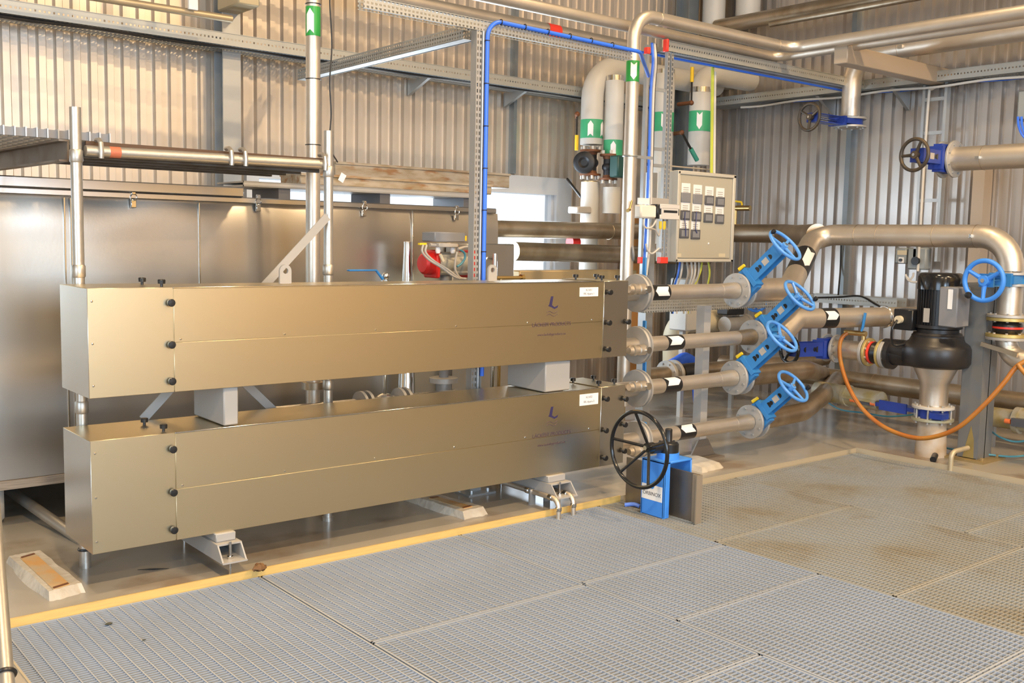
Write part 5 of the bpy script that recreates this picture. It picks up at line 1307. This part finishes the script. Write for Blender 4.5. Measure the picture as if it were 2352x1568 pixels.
# slotted tray along the right wall behind the second pipe
q = K(1930, 688, X=8.35)
tray('cable_tray', 'low slotted tray on the right wall behind the second product pipe', (8.35, K(1850, 690, X=8.35).y, q.z), (8.35, K(2060, 700, X=8.35).y, q.z), (1, 0, 0), .08, .16, HOLES_LONG)
m = MB(); m.tube(smooth([K(1850, 684, X=8.34), K(1925, 682, X=8.34), K(1975, 680, X=8.34), K(2010, 698, X=8.34), K(2040, 715, X=8.34)]), .008, 8); tag(m.build('cable', BLACK), 'black cable lying on the low tray of the right wall', 'cable')
q = K(1928, 640, X=8.45); m = MB(); m.tube(smooth([K(1932, 560, X=8.5), K(1930, 620, X=8.5), K(1925, 680, X=8.4)]), .008, 8); tag(m.build('cable', BLACK), 'black cable dropping down the right wall left of the switches', 'cable')

# ------------------------------------------------------------------ white lagged pipes near the corner
def lag(name, lab, pts, R, rad=.25, mat=LAG):
    return pipe(name, lab, pts, R, mat, rad, group=None)
YLg = 6.75
c1 = K(1357, 290, Y=YLg); R1 = SZ(26, c1); xA = K(1361, 230, Y=YLg).x
zel = K(1500, 172, Y=YLg).z
zbt = K(1355, 332, Y=YLg).z
xR = K(1570, 180, Y=YLg).x
t = lag('lagged_pipe', 'white lagged pipe with a big bend, left of the brown vertical pipe', [Vector((xA, YLg, zbt)), Vector((xA, YLg, zel)), Vector((xR+.5, YLg, zel))], R1, .30)
def zat(y, px=1400, Yp=YLg): return K(px, y, Y=Yp).z
band(t, (xA, YLg, (zat(281)+zat(323))/2), (0, 0, 1), R1, zat(281)-zat(323), GREEN2)
arrow(t, (xA, YLg, (zat(281)+zat(323))/2), (0, 0, 1), R1, (zat(281)-zat(323))*.85, R1*.25, (-.95, -.8, 0))
arrow(t, (xA, YLg, (zat(281)+zat(323))/2), (0, 0, 1), R1, (zat(281)-zat(323))*.85, R1*.25, (.35, -1, 0))
m = MB(); m.cyl((xA, YLg, zat(336)), (xA, YLg, zat(324)), R1*.9, n=26); m.build('bare_collar', CHROME, t)
xB = K(1410, 270, Y=YLg-.15).x; R3_ = SZ(22, K(1410, 270, Y=YLg-.15)); YB_ = YLg-.15
t = lag('lagged_pipe', 'white lagged pipe with green band right beside the bent one, its arrow pointing up', [Vector((xB, YB_, zat(364, 1405, YB_))), Vector((xB, YB_, zat(186, 1410, YB_)))], R3_)
z1, z2 = zat(364, 1405, YB_), zat(322, 1405, YB_)
band(t, (xB, YB_, (z1+z2)/2), (0, 0, 1), R3_, z2-z1, GREEN2); arrow(t, (xB, YB_, (z1+z2)/2), (0, 0, 1), R3_, (z2-z1)*.85, R3_*.28, (-.85, -.9, 0))
m = MB(); m.cyl((xB, YB_, zat(186, 1410, YB_)), (xB, YB_, zat(174, 1410, YB_)), R3_*.92, n=26); m.build('bare_collar', CHROME, t)
YC_ = 6.5
xC = K(1524, 260, Y=YC_).x; R4 = SZ(24, K(1524, 260, Y=YC_))
t = lag('lagged_pipe', 'white lagged pipe with green band behind the cable ladder', [Vector((xC, YC_, K(1520, 560, Y=YC_).z)), Vector((xC, YC_, K(1524, 170, Y=YC_).z))], R4)
z1, z2 = K(1522, 303, Y=YC_).z, K(1522, 259, Y=YC_).z
band(t, (xC, YC_, (z1+z2)/2), (0, 0, 1), R4, z2-z1, GREEN2); arrow(t, (xC, YC_, (z1+z2)/2), (0, 0, -1), R4, (z2-z1)*.85, R4*.3, (-.8, -.9, 0))
m = MB(); m.cyl((xC, YC_, K(1524, 172, Y=YC_).z), (xC, YC_, K(1524, 160, Y=YC_).z), R4*.95, n=26); m.build('bare_collar', CHROME, t)
xD_ = K(1608, 260, Y=YC_).x; R5 = SZ(25, K(1608, 260, Y=YC_))
zh = K(1650, 172, Y=YC_).z
zlow = K(1606, 380, Y=YC_).z
t = lag('lagged_pipe', 'white lagged pipe with green band above the cabinet, bending to the right at its top', [Vector((xD_, YC_, zlow)), Vector((xD_, YC_, zh)), Vector((K(1725, 172, Y=YC_).x, YC_, zh))], R5, .22)
z1, z2 = K(1606, 303, Y=YC_).z, K(1606, 256, Y=YC_).z
band(t, (xD_, YC_, (z1+z2)/2), (0, 0, 1), R5, z2-z1, GREEN2); arrow(t, (xD_, YC_, (z1+z2)/2), (0, 0, -1), R5, (z2-z1)*.85, R5*.25, (-1, -.8, 0))
m = MB(); z1 = K(1606, 213, Y=YC_).z; z2 = K(1606, 201, Y=YC_).z; m.cyl((xD_, YC_, z1), (xD_, YC_, z2), R5*1.01, n=26); m.build('bare_collar', CHROME, t)
zh2 = K(1690, 176, Y=7.0).z
t = lag('lagged_pipe', 'thick white lagged pipe lying across the corner behind the slotted tray', [Vector((xR+.2, 7.0, zh2)), Vector((K(1712, 176, Y=7.0).x, 7.0, zh2))], SZ(33, K(1690, 176, Y=7.0)))
p = K(1640, 20, Y=6.9)
t = lag('lagged_duct', 'wide white lagged duct coming down in the corner at the top of the view', [Vector((K(1640, 20, Y=6.9).x, 6.9, K(1640, 82, Y=6.9).z)), Vector((K(1640, 20, Y=6.9).x, 6.9, 6.3))], SZ(26, p))
t = lag('lagged_duct', 'second white lagged duct at the top of the view, right of the first', [Vector((K(1718, 20, Y=6.6).x, 6.6, K(1718, 40, Y=6.6).z)), Vector((K(1718, 20, Y=6.6).x, 6.6, 6.3))], SZ(28, K(1718, 20, Y=6.6)))
# yellow-handled levers on the lagged pipes
def lever(lab, p, q, r, col, mat2, back):
    t = thing('lever_valve', lab, 'valve handle', p)
    p = Vector(p); q = Vector(q); d = (q-p)
    m = MB(); m.cyl(p, p+Vector(back), .018, n=12); m.sphere(p, .024, 10); m.build('spindle', RUSTF, t)
    m = MB(); m.tube([p, p+d*.62], r*.8, 8); m.build('arm', BLACK, t)
    m = MB(); m.tube([p+d*.58, q], r*1.5, 10); m.build('grip', col, t)
lever('yellow and black lever upright on the white lagged pipe above the cabinet', K(1588, 236, Y=6.3), K(1590, 154, Y=6.3), .011, YELLOW, 0, (0, .16, 0))
lever('yellow and black lever hanging left of the bent white lagged pipe', K(1326, 262, Y=6.6), K(1324, 345, Y=6.6), .011, YELLOW, 0, (0.14, .16, 0))
lever('green-handled black lever slanting on the white pipe just above the cabinet', K(1566, 304, Y=6.3), K(1601, 368, Y=6.3), .014, M('grip_green', (.05, .30, .22), 0, .5), 0, (.05, .16, 0))
# black valves under the lagged pipes
def flanged_cock(lab, px, py, Yp, R, mats, disc):
    c = K(px, py, Y=Yp); t = thing('control_valve', lab, 'valve', c)
    m = MB(); m.lathe(c+Vector((0, 0, .115)), (0, 0, -1), [(0, R*1.05), (.018, R*1.05), (.02, R*.7), (.045, R*.62)], 26); m.build('flange', RUSTF, t); m = MB(); m.lathe(c-Vector((0, 0, .115)), (0, 0, 1), [(0, R*1.05), (.018, R*1.05), (.02, R*.7), (.045, R*.62)], 26); m.build('flange', RUSTF, t)
    m = MB(); m.sphere(c, R*.8, 18, (1, 1, .8)); m.cyl(c-Vector((0, 0, .1)), c+Vector((0, 0, .1)), R*.62, n=20); m.build('valve_body', VBLACK, t)
    d = Vector((-.8, -.6, 0)).normalized()
    if disc: m = MB(); m.lathe(c+Vector((-.09, -.02, -.005)), d, [(0, .07), (.02, .098), (.035, .098), (.045, .085), (.046, .05), (.03, .03)], 28); m.build('motor_disc', mats, t)
    else: m = MB(); q = c+Vector((.02, -.12, .0)); m.rbox(q-Vector((.085, .06, .095)), q+Vector((.085, .05, .095)), .012); m.build('motor_box', mats, t)
    bolt_parts(t, c+Vector((0, 0, .115)), (0, 0, 1), R*.88, .012, .03, 6, WCABLE); bolt_parts(t, c-Vector((0, 0, .115)), (0, 0, -1), R*.88, .012, .03, 6, WCABLE)
    return t
flanged_cock('black valve with round motor disc under the bent white lagged pipe', 1356, 374, YLg, R1*.9, VBLACK, True)
flanged_cock('dark green motor valve under the white pipe beside the bent one', 1398, 384, YB_, R3_*.9, VGREEN, False)
zlo = K(1355, 512, Y=YLg).z
t = lag('lagged_pipe', 'lower white lagged pipe under the black valve, in front of the window edge', [Vector((xA, YLg, zlo-.9)), Vector((xA, YLg, K(1355, 418, Y=YLg).z))], SZ(21, c1))
m = MB(); m.cyl((xA, YLg, K(1355, 430, Y=YLg).z), (xA, YLg, K(1355, 416, Y=YLg).z), SZ(17, c1), n=24); m.build('bare_collar', BRASS, t)
t = lag('lagged_pipe', 'lower white lagged pipe under the dark green motor valve', [Vector((xB, YB_, K(1405, 490, Y=YB_).z)), Vector((xB, YB_, K(1405, 430, Y=YB_).z))], SZ(21, c1))
m = MB(); q0 = K(1303, 411, Y=7.15); q1 = K(1335, 453, Y=6.8); m.tube([q0, q1], .012, 8); tag(m.build('stay_rod', BLACK), 'black rod slanting from the window corner to the lower white pipe', 'rod')
m = MB(); q = K(1330, 482, Y=6.70); m.rbox(q-Vector((.05, .04, .03)), q+Vector((.12, .10, .03)), .01); tag(m.build('sensor_head', GCABLE), 'grey sensor head left of the lower white pipe', 'sensor')
m = MB(); q = K(1318, 556, Y=6.62); m.cyl(q-Vector((.05, 0, 0)), q+Vector((.04, 0, 0)), .05, n=18); tag(m.build('protective_cap', RED), 'red cap showing between the two brown wall pipes', 'cap')
# board and bits behind the ladder
a = K(1452, 500, Y=6.95); b = K(1496, 830, Y=6.95)
m = MB(); m.bb((a.x, 6.95, 0), (b.x, 6.98, a.z)); tag(m.build('plywood_board', BOARD), 'orange-brown board standing behind the cable ladder', 'board')
a = K(1500, 300, Y=5.65); b = K(1556, 598, Y=5.65)
m = MB(); m.bb((K(1490, 500, Y=5.65).x, 5.471, b.z), (K(1552, 500, Y=5.65).x, 5.481, K(1520, 395, Y=5.65).z)); tag(m.build('mounting_plate', M('plate_beige', (.46, .42, .31), 0, .5)), 'beige mounting plate behind the cable ladder, left of the cabinet', 'plate')
# cream insulated elbow behind the second pipe
q = K(1546, 760, Y=6.1)
t = pipe('insulated_elbow', 'cream insulated pipe bend seen between first and second product pipes', [K(1548, 880, Y=6.1), K(1548, 740, Y=6.1), K(1610, 738, Y=6.1)+Vector((.2, 0, 0))], SZ(26, q), CREAM, .16)
q = K(1586, 722, Y=5.75)
m = MB(); m.bb((q.x+.0, 5.83, 0), (q.x+.04, 5.87, K(1586, 759, Y=5.75).z)); m.rbox((q.x-.05, 5.75, K(1586, 760, Y=5.75).z), (K(1602, 722, Y=5.75).x, 5.95, K(1586, 640, Y=5.75).z), .01); tag(m.build('filter_housing', LAG), 'white box-shaped housing behind the grey post, under the cabinet', 'housing')
# dark motor and pipework further back
q = K(1680, 745, Y=5.9)
t = thing('small_pump', 'small grey pump set seen below the perforated tray, right of the grey post', 'pump', q)
m = MB(); m.cyl(q+Vector((-.1, 0, 0)), q+Vector((.18, 0, 0)), .075, n=24); m.cyl(q+Vector((.18, 0, 0)), q+Vector((.22, 0, 0)), .09, n=24); m.build('casing', FLANGE, t)
m = MB(); m.rbox(q+Vector((-.12, -.05, .09)), q+Vector((.12, .08, .17)), .01); m.build('terminal_box', BLACK, t)
m = MB(); m.bb(q+Vector((.02, -.02, -q.z)), q+Vector((.05, .02, -.06))); m.build('stand', GALV, t)
q = K(1738, 700, Y=5.0)
t = thing('spare_wheel', 'lower arc of a blue handwheel hanging behind the topmost blue valve', 'handwheel', q)
c = K(1737, 690, Y=5.1); m = MB(); m.torus(c, (-.7, -.7, .1), SZ(24, c), .012, 40, 10); m.cyl(c+Vector((0, 0, -.07)), c+Vector((.0, 0, .02)), .012, n=10); m.cyl(c, c+Vector((.12, .16, 0)), .02, n=12); m.build('wheel_rim', PBLUE, t)
# low pipe with flange at the back between pipes
q = K(1545, 868, Y=5.5); q2 = K(1720, 836, Y=5.5)
zq = (q.z+q2.z)/2
t = pipe('back_pipe', 'stained pipe with grey flanges low behind the support post', [Vector((q.x-.35, 5.55, zq)), Vector((q.x+2.2, 5.55, zq))], SZ(19, q), PIPED)
flange(t, (q.x-.03, 5.55, zq), (1, 0, 0), SZ(32, q), SZ(19, q), .03, FLANGE)
flange(t, (q.x+.05, 5.55, zq), (1, 0, 0), SZ(32, q), SZ(19, q), .03, FLANGE)
band(t, (q.x+.24, 5.55, zq), (1, 0, 0), SZ(21, q), .2, BLACK)
m = MB(); c = K(1562, 832, Y=5.75); m.tube(smooth([c+Vector((-.22, 0, -.06)), c+Vector((-.05, 0, .0)), c+Vector((.08, 0, .03)), c+Vector((.2, 0, -.08)), c+Vector((.28, 0, -c.z+.05))]), .05, 12); tag(m.build('blue_hose', M('hose_blue', (.04, .15, .75), 0, .5)), 'bright blue hose end behind the flanged back pipe', 'hose')
q = K(1708, 478, X=8.2)
t = thing('gas_cock', 'brass ball valve with yellow lever right of the cabinet', 'valve', q)
m = MB(); m.cyl(q+Vector((-.02, .08, .0)), q+Vector((0, -.08, 0)), .026, n=16); m.cyl(q+Vector((-.02, .08, 0)), q+Vector((-.02, .08, -.18)), .016, n=12); m.build('valve_body', BRASS, t)
m = MB(); m.tube([q+Vector((0, .02, .03)), q+Vector((0, .03, .06)), q+Vector((0, .15, .075))], .010, 8); m.build('lever', YELLOW, t)
q = K(1452, 580, Y=5.0)
t = thing('small_handwheel', 'small black handwheel beside the brown vertical pipe, below the junction box', 'handwheel', q)
m = MB(); m.torus(q, (.75, -.6, .1), SZ(19, q)*.95, .009, 30, 8); m.cyl(q, q+Vector((.06, .1, 0)), .012, n=10); m.cyl(q+Vector((0, 0, -.05)), q+Vector((0, 0, .05)), .006, n=8); m.build('rim', MGREY, t)

# ------------------------------------------------------------------ valve actuator in front of the tank
YAc = 5.15
c = K(1022, 605, Y=YAc)
def A(px, py, Yp=YAc): return K(px, py, Y=Yp)
t = thing('valve_actuator', 'grey pneumatic valve actuator with red end caps in front of the tank', 'actuator', A(1022, 640))
ra = SZ(26, c)
x0a, x1a = A(997, 610).x, A(1068, 610).x
m = MB(); m.rbox((x0a, YAc-ra*.8, c.z-ra), (x1a, YAc+ra*.8, c.z+ra*.95), .015); m.cyl((x0a, YAc, c.z), (x1a, YAc, c.z), ra*1.02, n=28); m.build('cylinder', M('actuator_grey', (.44, .42, .36), .5, .42), t)
for s_, xx_ in ((-1, x0a), (1, x1a)):
    m = MB(); m.rbox((xx_-(.03 if s_ < 0 else -.0), YAc-ra*1.05, c.z-ra*1.25), (xx_+(0 if s_ < 0 else .03), YAc+ra*1.05, c.z+ra*1.2), .008); m.lathe((xx_+s_*.03, YAc, c.z), (s_, 0, 0), [(0, ra*1.0), (.045, ra*.95), (.06, ra*.75), (.062, .001)], 26); m.build('end_cap', RED, t)
zb_a = c.z+ra*1.25
p0, p1 = A(988, 532, YAc-.05), A(1058, 556, YAc-.05)
m = MB(); m.rbox((p0.x, YAc-.10, p1.z), (p1.x, YAc+.04, p0.z), .006); m.build('position_box', MGREY, t)
p0, p1 = A(1000, 558, YAc-.08), A(1044, 568, YAc-.08)
m = MB(); m.rbox((p0.x, YAc-.12, p1.z), (p1.x, YAc-.02, p0.z), .004); m.cyl((p0.x-.04, YAc-.08, (p0.z+p1.z)/2), (p0.x, YAc-.08, (p0.z+p1.z)/2), .012, n=12); sv = m.build('solenoid', GCABLE, t)
m = MB(); m.cyl((p1.x, YAc-.08, (p0.z+p1.z)/2), (p1.x+.02, YAc-.08, (p0.z+p1.z)/2), .012, n=12); m.build('orange_plug', M('plug_orange', (.75, .30, .05), 0, .5), sv)
for px in (1006, 1040):
    q = A(px, 576, YAc-.08); m = MB(); m.lathe(q+Vector((0, 0, .03)), (0, 0, -1), [(0, .014), (.03, .017), (.045, .012)], 12); m.build('silencer', WHITE, t)
q0, q1 = A(1011, 584, YAc-.1), A(1018, 600, YAc-.1); m = MB(); m.tube([q0, q1], .010, 6); m.build('paper_tag', CREAM, t)
m = MB(); m.cyl((A(1022, 640).x, YAc, .55), (A(1022, 640).x, YAc, c.z-ra), .03, n=16); m.build('stem_bracket', MGREY, t)
zv = A(1022, 870).z
m = MB(); m.cyl((A(1022, 640).x, YAc, 0), (A(1022, 640).x, YAc, zv), .05, n=20); m.lathe((A(1022, 640).x, YAc, zv-.02), (0, 0, 1), [(0, .09), (.03, .09), (.032, .05)], 24); m.build('valve_body', FLANGE, t)
for k, (pts_, mm_) in enumerate((([(972, 562), (970, 578), (985, 596), (1015, 615), (1045, 636), (1070, 640)], GCABLE), ([(980, 562), (978, 580), (998, 600), (1030, 620), (1055, 640)], GCABLE), ([(1050, 578), (1046, 600), (1046, 620), (1055, 636), (1068, 641)], GCABLE), ([(1056, 573), (1066, 580), (1068, 592), (1060, 605), (1050, 612)], TEALC), ([(1052, 572), (1070, 567), (1082, 570), (1083, 610), (1078, 640)], GCABLE))):
    m = MB(); m.tube(smooth([A(x, y, YAc-.14) for x, y in pts_]), .007 if k < 4 else .009, 8); tag(m.build('hose', mm_), ('outer grey hose drooping left over the red-capped actuator', 'inner grey hose drooping left over the red-capped actuator', 'grey hose at the right half of the red-capped actuator', 'teal hose at the right half of the red-capped actuator', 'thick grey hose arching beside the perforated post')[k], 'hose')
q = A(970, 560, YAc-.12); m = MB(); m.box(q, (.05, .02, .012)); m.build('yellow_fitting', YELLOW, t)
q = A(1067, 547, YAc-.02); m = MB(); m.box(q, (.02, .02, .03)); m.build('yellow_fitting', YELLOW, t)
# polished cone beside it
q = A(936, 640, 5.36); tp = A(941, 555, 5.36)
m = MB(); m.lathe((q.x+.0, 5.36, 0), (0, 0, 1), [(0, .06), (.45, .058), (.46, .055), (q.z-.05, SZ(13, q)), (tp.z-.02, SZ(9, q)), (tp.z, SZ(9.5, q)), (tp.z+.004, .01)], 28); tag(m.build('polished_cone', CHROME), 'polished steel cone standing close to the tank, left of the red-capped actuator', 'pipe')
# ball valve with blue lever, flanges between the casings
q = A(886, 640, 5.0)
t = thing('ball_valve', 'steel ball valve with a long flat blue lever behind the upper casing', 'valve', (q.x, 5.0, 0))
zc_ = A(884, 905, 5.0).z
m = MB(); m.cyl((q.x, 5.0, zc_), (q.x, 5.0, A(886, 632).z), .012, n=14); m.sphere((q.x, 5.0, A(886, 634, 5.0).z), .022, 14); m.cyl((q.x, 5.0, A(886, 648, 5.0).z), (q.x, 5.0, A(886, 643, 5.0).z), .028, n=16); m.build('spindle', CHROME, t)
rfv = SZ(36, q)
for dx in (-.17, -.13, .09, .13):
    m = MB(); m.cyl((q.x+dx, 5.0, zc_-.06), (q.x+dx+.018, 5.0, zc_-.06), rfv, n=30); m.build('flange', FLANGE, t)
m = MB(); m.cyl((q.x-.7, 5.0, zc_-.06), (q.x+.5, 5.0, zc_-.06), rfv*.55, n=26); m.sphere((q.x, 5.0, zc_-.06), rfv*.75, 18); m.build('body', CHROME, t)
m = MB(); m.bb((q.x-.3, 4.98, 0), (q.x-.26, 5.02, zc_-.1)); m.build('stand', GALV, t)
h0_, h1_ = A(799, 621, 5.0), A(864, 622, 5.0)
m = MB(); m.rbox((h0_.x, 4.985, h0_.z-.004), (h1_.x, 5.015, h0_.z+.006), .003); m.tube([Vector((h1_.x, 5.0, h0_.z)), Vector((q.x-.02, 5.0, A(880, 641, 5.0).z))], .008, 8); m.build('lever', BLUE, t)
q = A(1150, 638, 4.9)
m = MB(); m.cyl((A(1140, 638, 4.9).x, 4.9, q.z), (A(1200, 637, 4.9).x, 4.9, q.z), .012, n=12); m.cyl((A(1196, 637, 4.9).x, 4.9, q.z), (A(1202, 637, 4.9).x, 4.9, q.z), .022, n=16); m.cyl((A(1150, 638, 4.9).x, 4.9, 0), (A(1150, 638, 4.9).x, 4.9, q.z), .011, n=10); tag(m.build('vent_tube', BRASS), 'thin brass-coloured tube behind the upper casing, right of the perforated post', 'pipe')
m = MB(); m.cyl((A(1136, 600, 4.95).x, 4.95, 0), (A(1137, 600, 4.95).x, 4.95, A(1137, 582, 4.95).z), .014, n=12); tag(m.build('vent_tube', CHROME), 'short bright upright tube behind the upper casing, beside the stainless box', 'pipe')

# ------------------------------------------------------------------ low things on the floor
def drain(lab, x0, y0, x1, y1, xe_, ye_):
    a = K(x1, y1, Z=.075); 
    t = thing('drain_pipe', lab, 'pipe', (a.x, a.y, 0), 'two thin drain pipes under the casing')
    m = MB(); m.tube(rounded([Vector((a.x, 5.2, .078)), Vector((a.x, a.y-.02, .075)), Vector((a.x, a.y-.02, GZ-.015))], .05), .0145, 14); m.build('pipe_run', PIPE, t)
    for yy_ in (a.y+.03, a.y+.23):
        m = MB(); m.lathe((a.x, yy_, .0755), (0, 1, 0), [(0, .0148), (.004, .018), (.03, .018), (.034, .0148)], 16); m.build('fitting', CHROME, t)
    m = MB(); m.lathe((a.x, a.y-.02, .01), (0, 0, 1), [(0, .0148), (.004, .018), (.02, .018), (.024, .0148)], 16); m.build('fitting', CHROME, t)
    m = MB(); m.bb((a.x-.02, a.y+.20, 0), (a.x+.02, a.y+.215, .09)); m.build('clip', GALV, t)
drain('left one of the two thin drain pipes that bend down onto the grating', 1225, 1133, 1278, 1146, 1283, 1173)
drain('right one of the two thin drain pipes that bend down onto the grating', 1258, 1128, 1312, 1137, 1318, 1167)
def pad(lab, c4, h, inlay=None):
    """low cast pad with sloping sides; c4 are the top corners on the floor plane"""
    P4 = [K(x, y, Z=h) for x, y in c4]; ctr = sum(P4, Vector())/4
    t = thing('concrete_pad', lab, 'pad', (ctr.x, ctr.y, 0), 'rough concrete pads on the floor')
    vs = []; n = 40
    edge = []
    for i in range(4):
        for k in range(10): edge.append(P4[i].lerp(P4[(i+1) % 4], k/10))
    top = [p+(p-ctr).normalized()*random.uniform(-.008, .004) for p in edge]
    bot = [Vector((p.x, p.y, 0))+Vector((p.x-ctr.x, p.y-ctr.y, 0)).normalized()*random.uniform(.018, .035) for p in edge]
    m = MB(); m.add(top+bot, [tuple(range(n))]+[(i, (i+1) % n, n+(i+1) % n, n+i) for i in range(n)]); m.build('pad_body', CONC, t)
    if inlay:
        I4 = [K(x, y, Z=h+.004) for x, y in inlay]; m = MB(); m.prism([p for p in I4], (0, 0, -.02)); m.build('wood_inlay', PADW, t)
        for (a, b) in ((I4[0], I4[1]), (I4[3], I4[2])):
            d = (b-a); w2 = (I4[3]-I4[0]).normalized()*.016*(1 if a == I4[0] else -1)
            m = MB(); m.prism([a+d*.05+Vector((0, 0, .001)), b-d*.05+Vector((0, 0, .001)), b-d*.05+w2+Vector((0, 0, .001)), a+d*.05+w2+Vector((0, 0, .001))], (0, 0, .002)); m.build('slot', RUSTF, t)
pad('rough concrete pad with an orange wood inlay on the floor at the lower left', [(20, 1276), (92, 1262), (186, 1338), (112, 1358)], .035, [(46, 1280), (80, 1270), (160, 1340), (122, 1352)])
pad('rough concrete pad on the floor below the middle of the lower casing', [(930, 1132), (985, 1128), (1112, 1163), (1062, 1174)], .04, [(985, 1143), (1005, 1140), (1085, 1162), (1065, 1167)])
pad('rough concrete pad on the floor right of the sluice gate', [(1545, 1052), (1590, 1042), (1655, 1062), (1612, 1074)], .03)
a = K(25, 1128, Z=.10); b = K(152, 1216, Z=.03)
m = MB(); m.tube([a+(a-b)*.4, b+(b-a)*.3], .028, 18); tag(m.build('steel_tube', TUBE), 'steel tube running under the tank to the left casing foot', 'pipe')
q = K(597, 1311, Z=.006)
m = MB()
m.sphere(q+Vector((.0, .0, .014)), .026, 12, (1.25, .8, .6)); m.v = [(v[0]+random.uniform(-.008, .008), v[1]+random.uniform(-.008, .008), v[2]+random.uniform(-.004, .010)) for v in m.v]
tag(m.build('dry_leaf', LEAF), 'crumpled brown leaf on the edge of the grating below the left casing foot', 'leaf')
a = K(316, 1308, Z=.004); b = K(388, 1305, Z=.004)
m = MB(); m.tube([a, (a+b)/2, b], [.001, .004, .001], 6); tag(m.build('cable_tie', BLACK), 'thin black cable tie lying on the floor below the left end of the casing', 'cable tie')
for (x, y, s_, lab) in ((250, 1432, .016, 'dark scrap on the lower left grating'), (331, 1469, .008, 'tiny dark crumb on the lower left grating, right of the dark scrap')):
    q = K(x, y, Z=GZ+.004); m = MB(); m.sphere(q, s_, 8, (1, .5, .3)); tag(m.build('debris', M('debris_dark_%d' % x, (.05, .05, .035), 0, .8)), lab, 'debris')
# thin upright line high at left: conduit and bracket on the back wall, top left
qa = K(150, -10, Y=6.6); qb = K(532, 44, Y=6.6)
m = MB(); m.cyl((-.5, 6.6, qb.z), (qb.x, 6.6, qb.z), SZ(7, qb)*1.2, n=18); tag(m.build('conduit', M('conduit_tan', (.50, .40, .26), .6, .4)), 'tan conduit tube ending at the steel column, top left', 'pipe')
q = K(443, 10, Y=6.55); m = MB(); m.bb((q.x-.03, 6.54, K(443, 22, Y=6.55).z), (q.x+.03, 6.56, q.z+.6)); tag(m.build('hanger_plate', WHITE), 'bright white hanger plate above the tan conduit, top left', 'plate')
a, b = K(540, 12, Y=6.8), K(590, 12, Y=6.8)
m = MB(); m.rbox((a.x, 6.75, K(560, 14, Y=6.8).z), (b.x, 7.1, a.z+.5), .01); tag(m.build('wall_fixture', M('fixture_ochre', (.50, .42, .27), .2, .5)), 'ochre box fixture beside the steel column, at the top edge', 'box')
zq = K(1150, 50, Y=6.8).z
m = MB(); m.cyl((K(560, 0, Y=6.8).x, 6.8, zq+.03), (K(1440, 95, Y=6.8).x, 6.8, zq), .055, n=24); tp = tag(m.build('wall_pipe', PIPE), 'stainless pipe with a red band along the top of the back wall', 'pipe')
q = K(1277, 76, Y=6.75); m = MB(); m.cyl((q.x-.07, 6.8, zq+.008), (q.x+.07, 6.8, zq+.006), .0575, n=24, caps=False); m.build('red_band', ORANGER, tp)
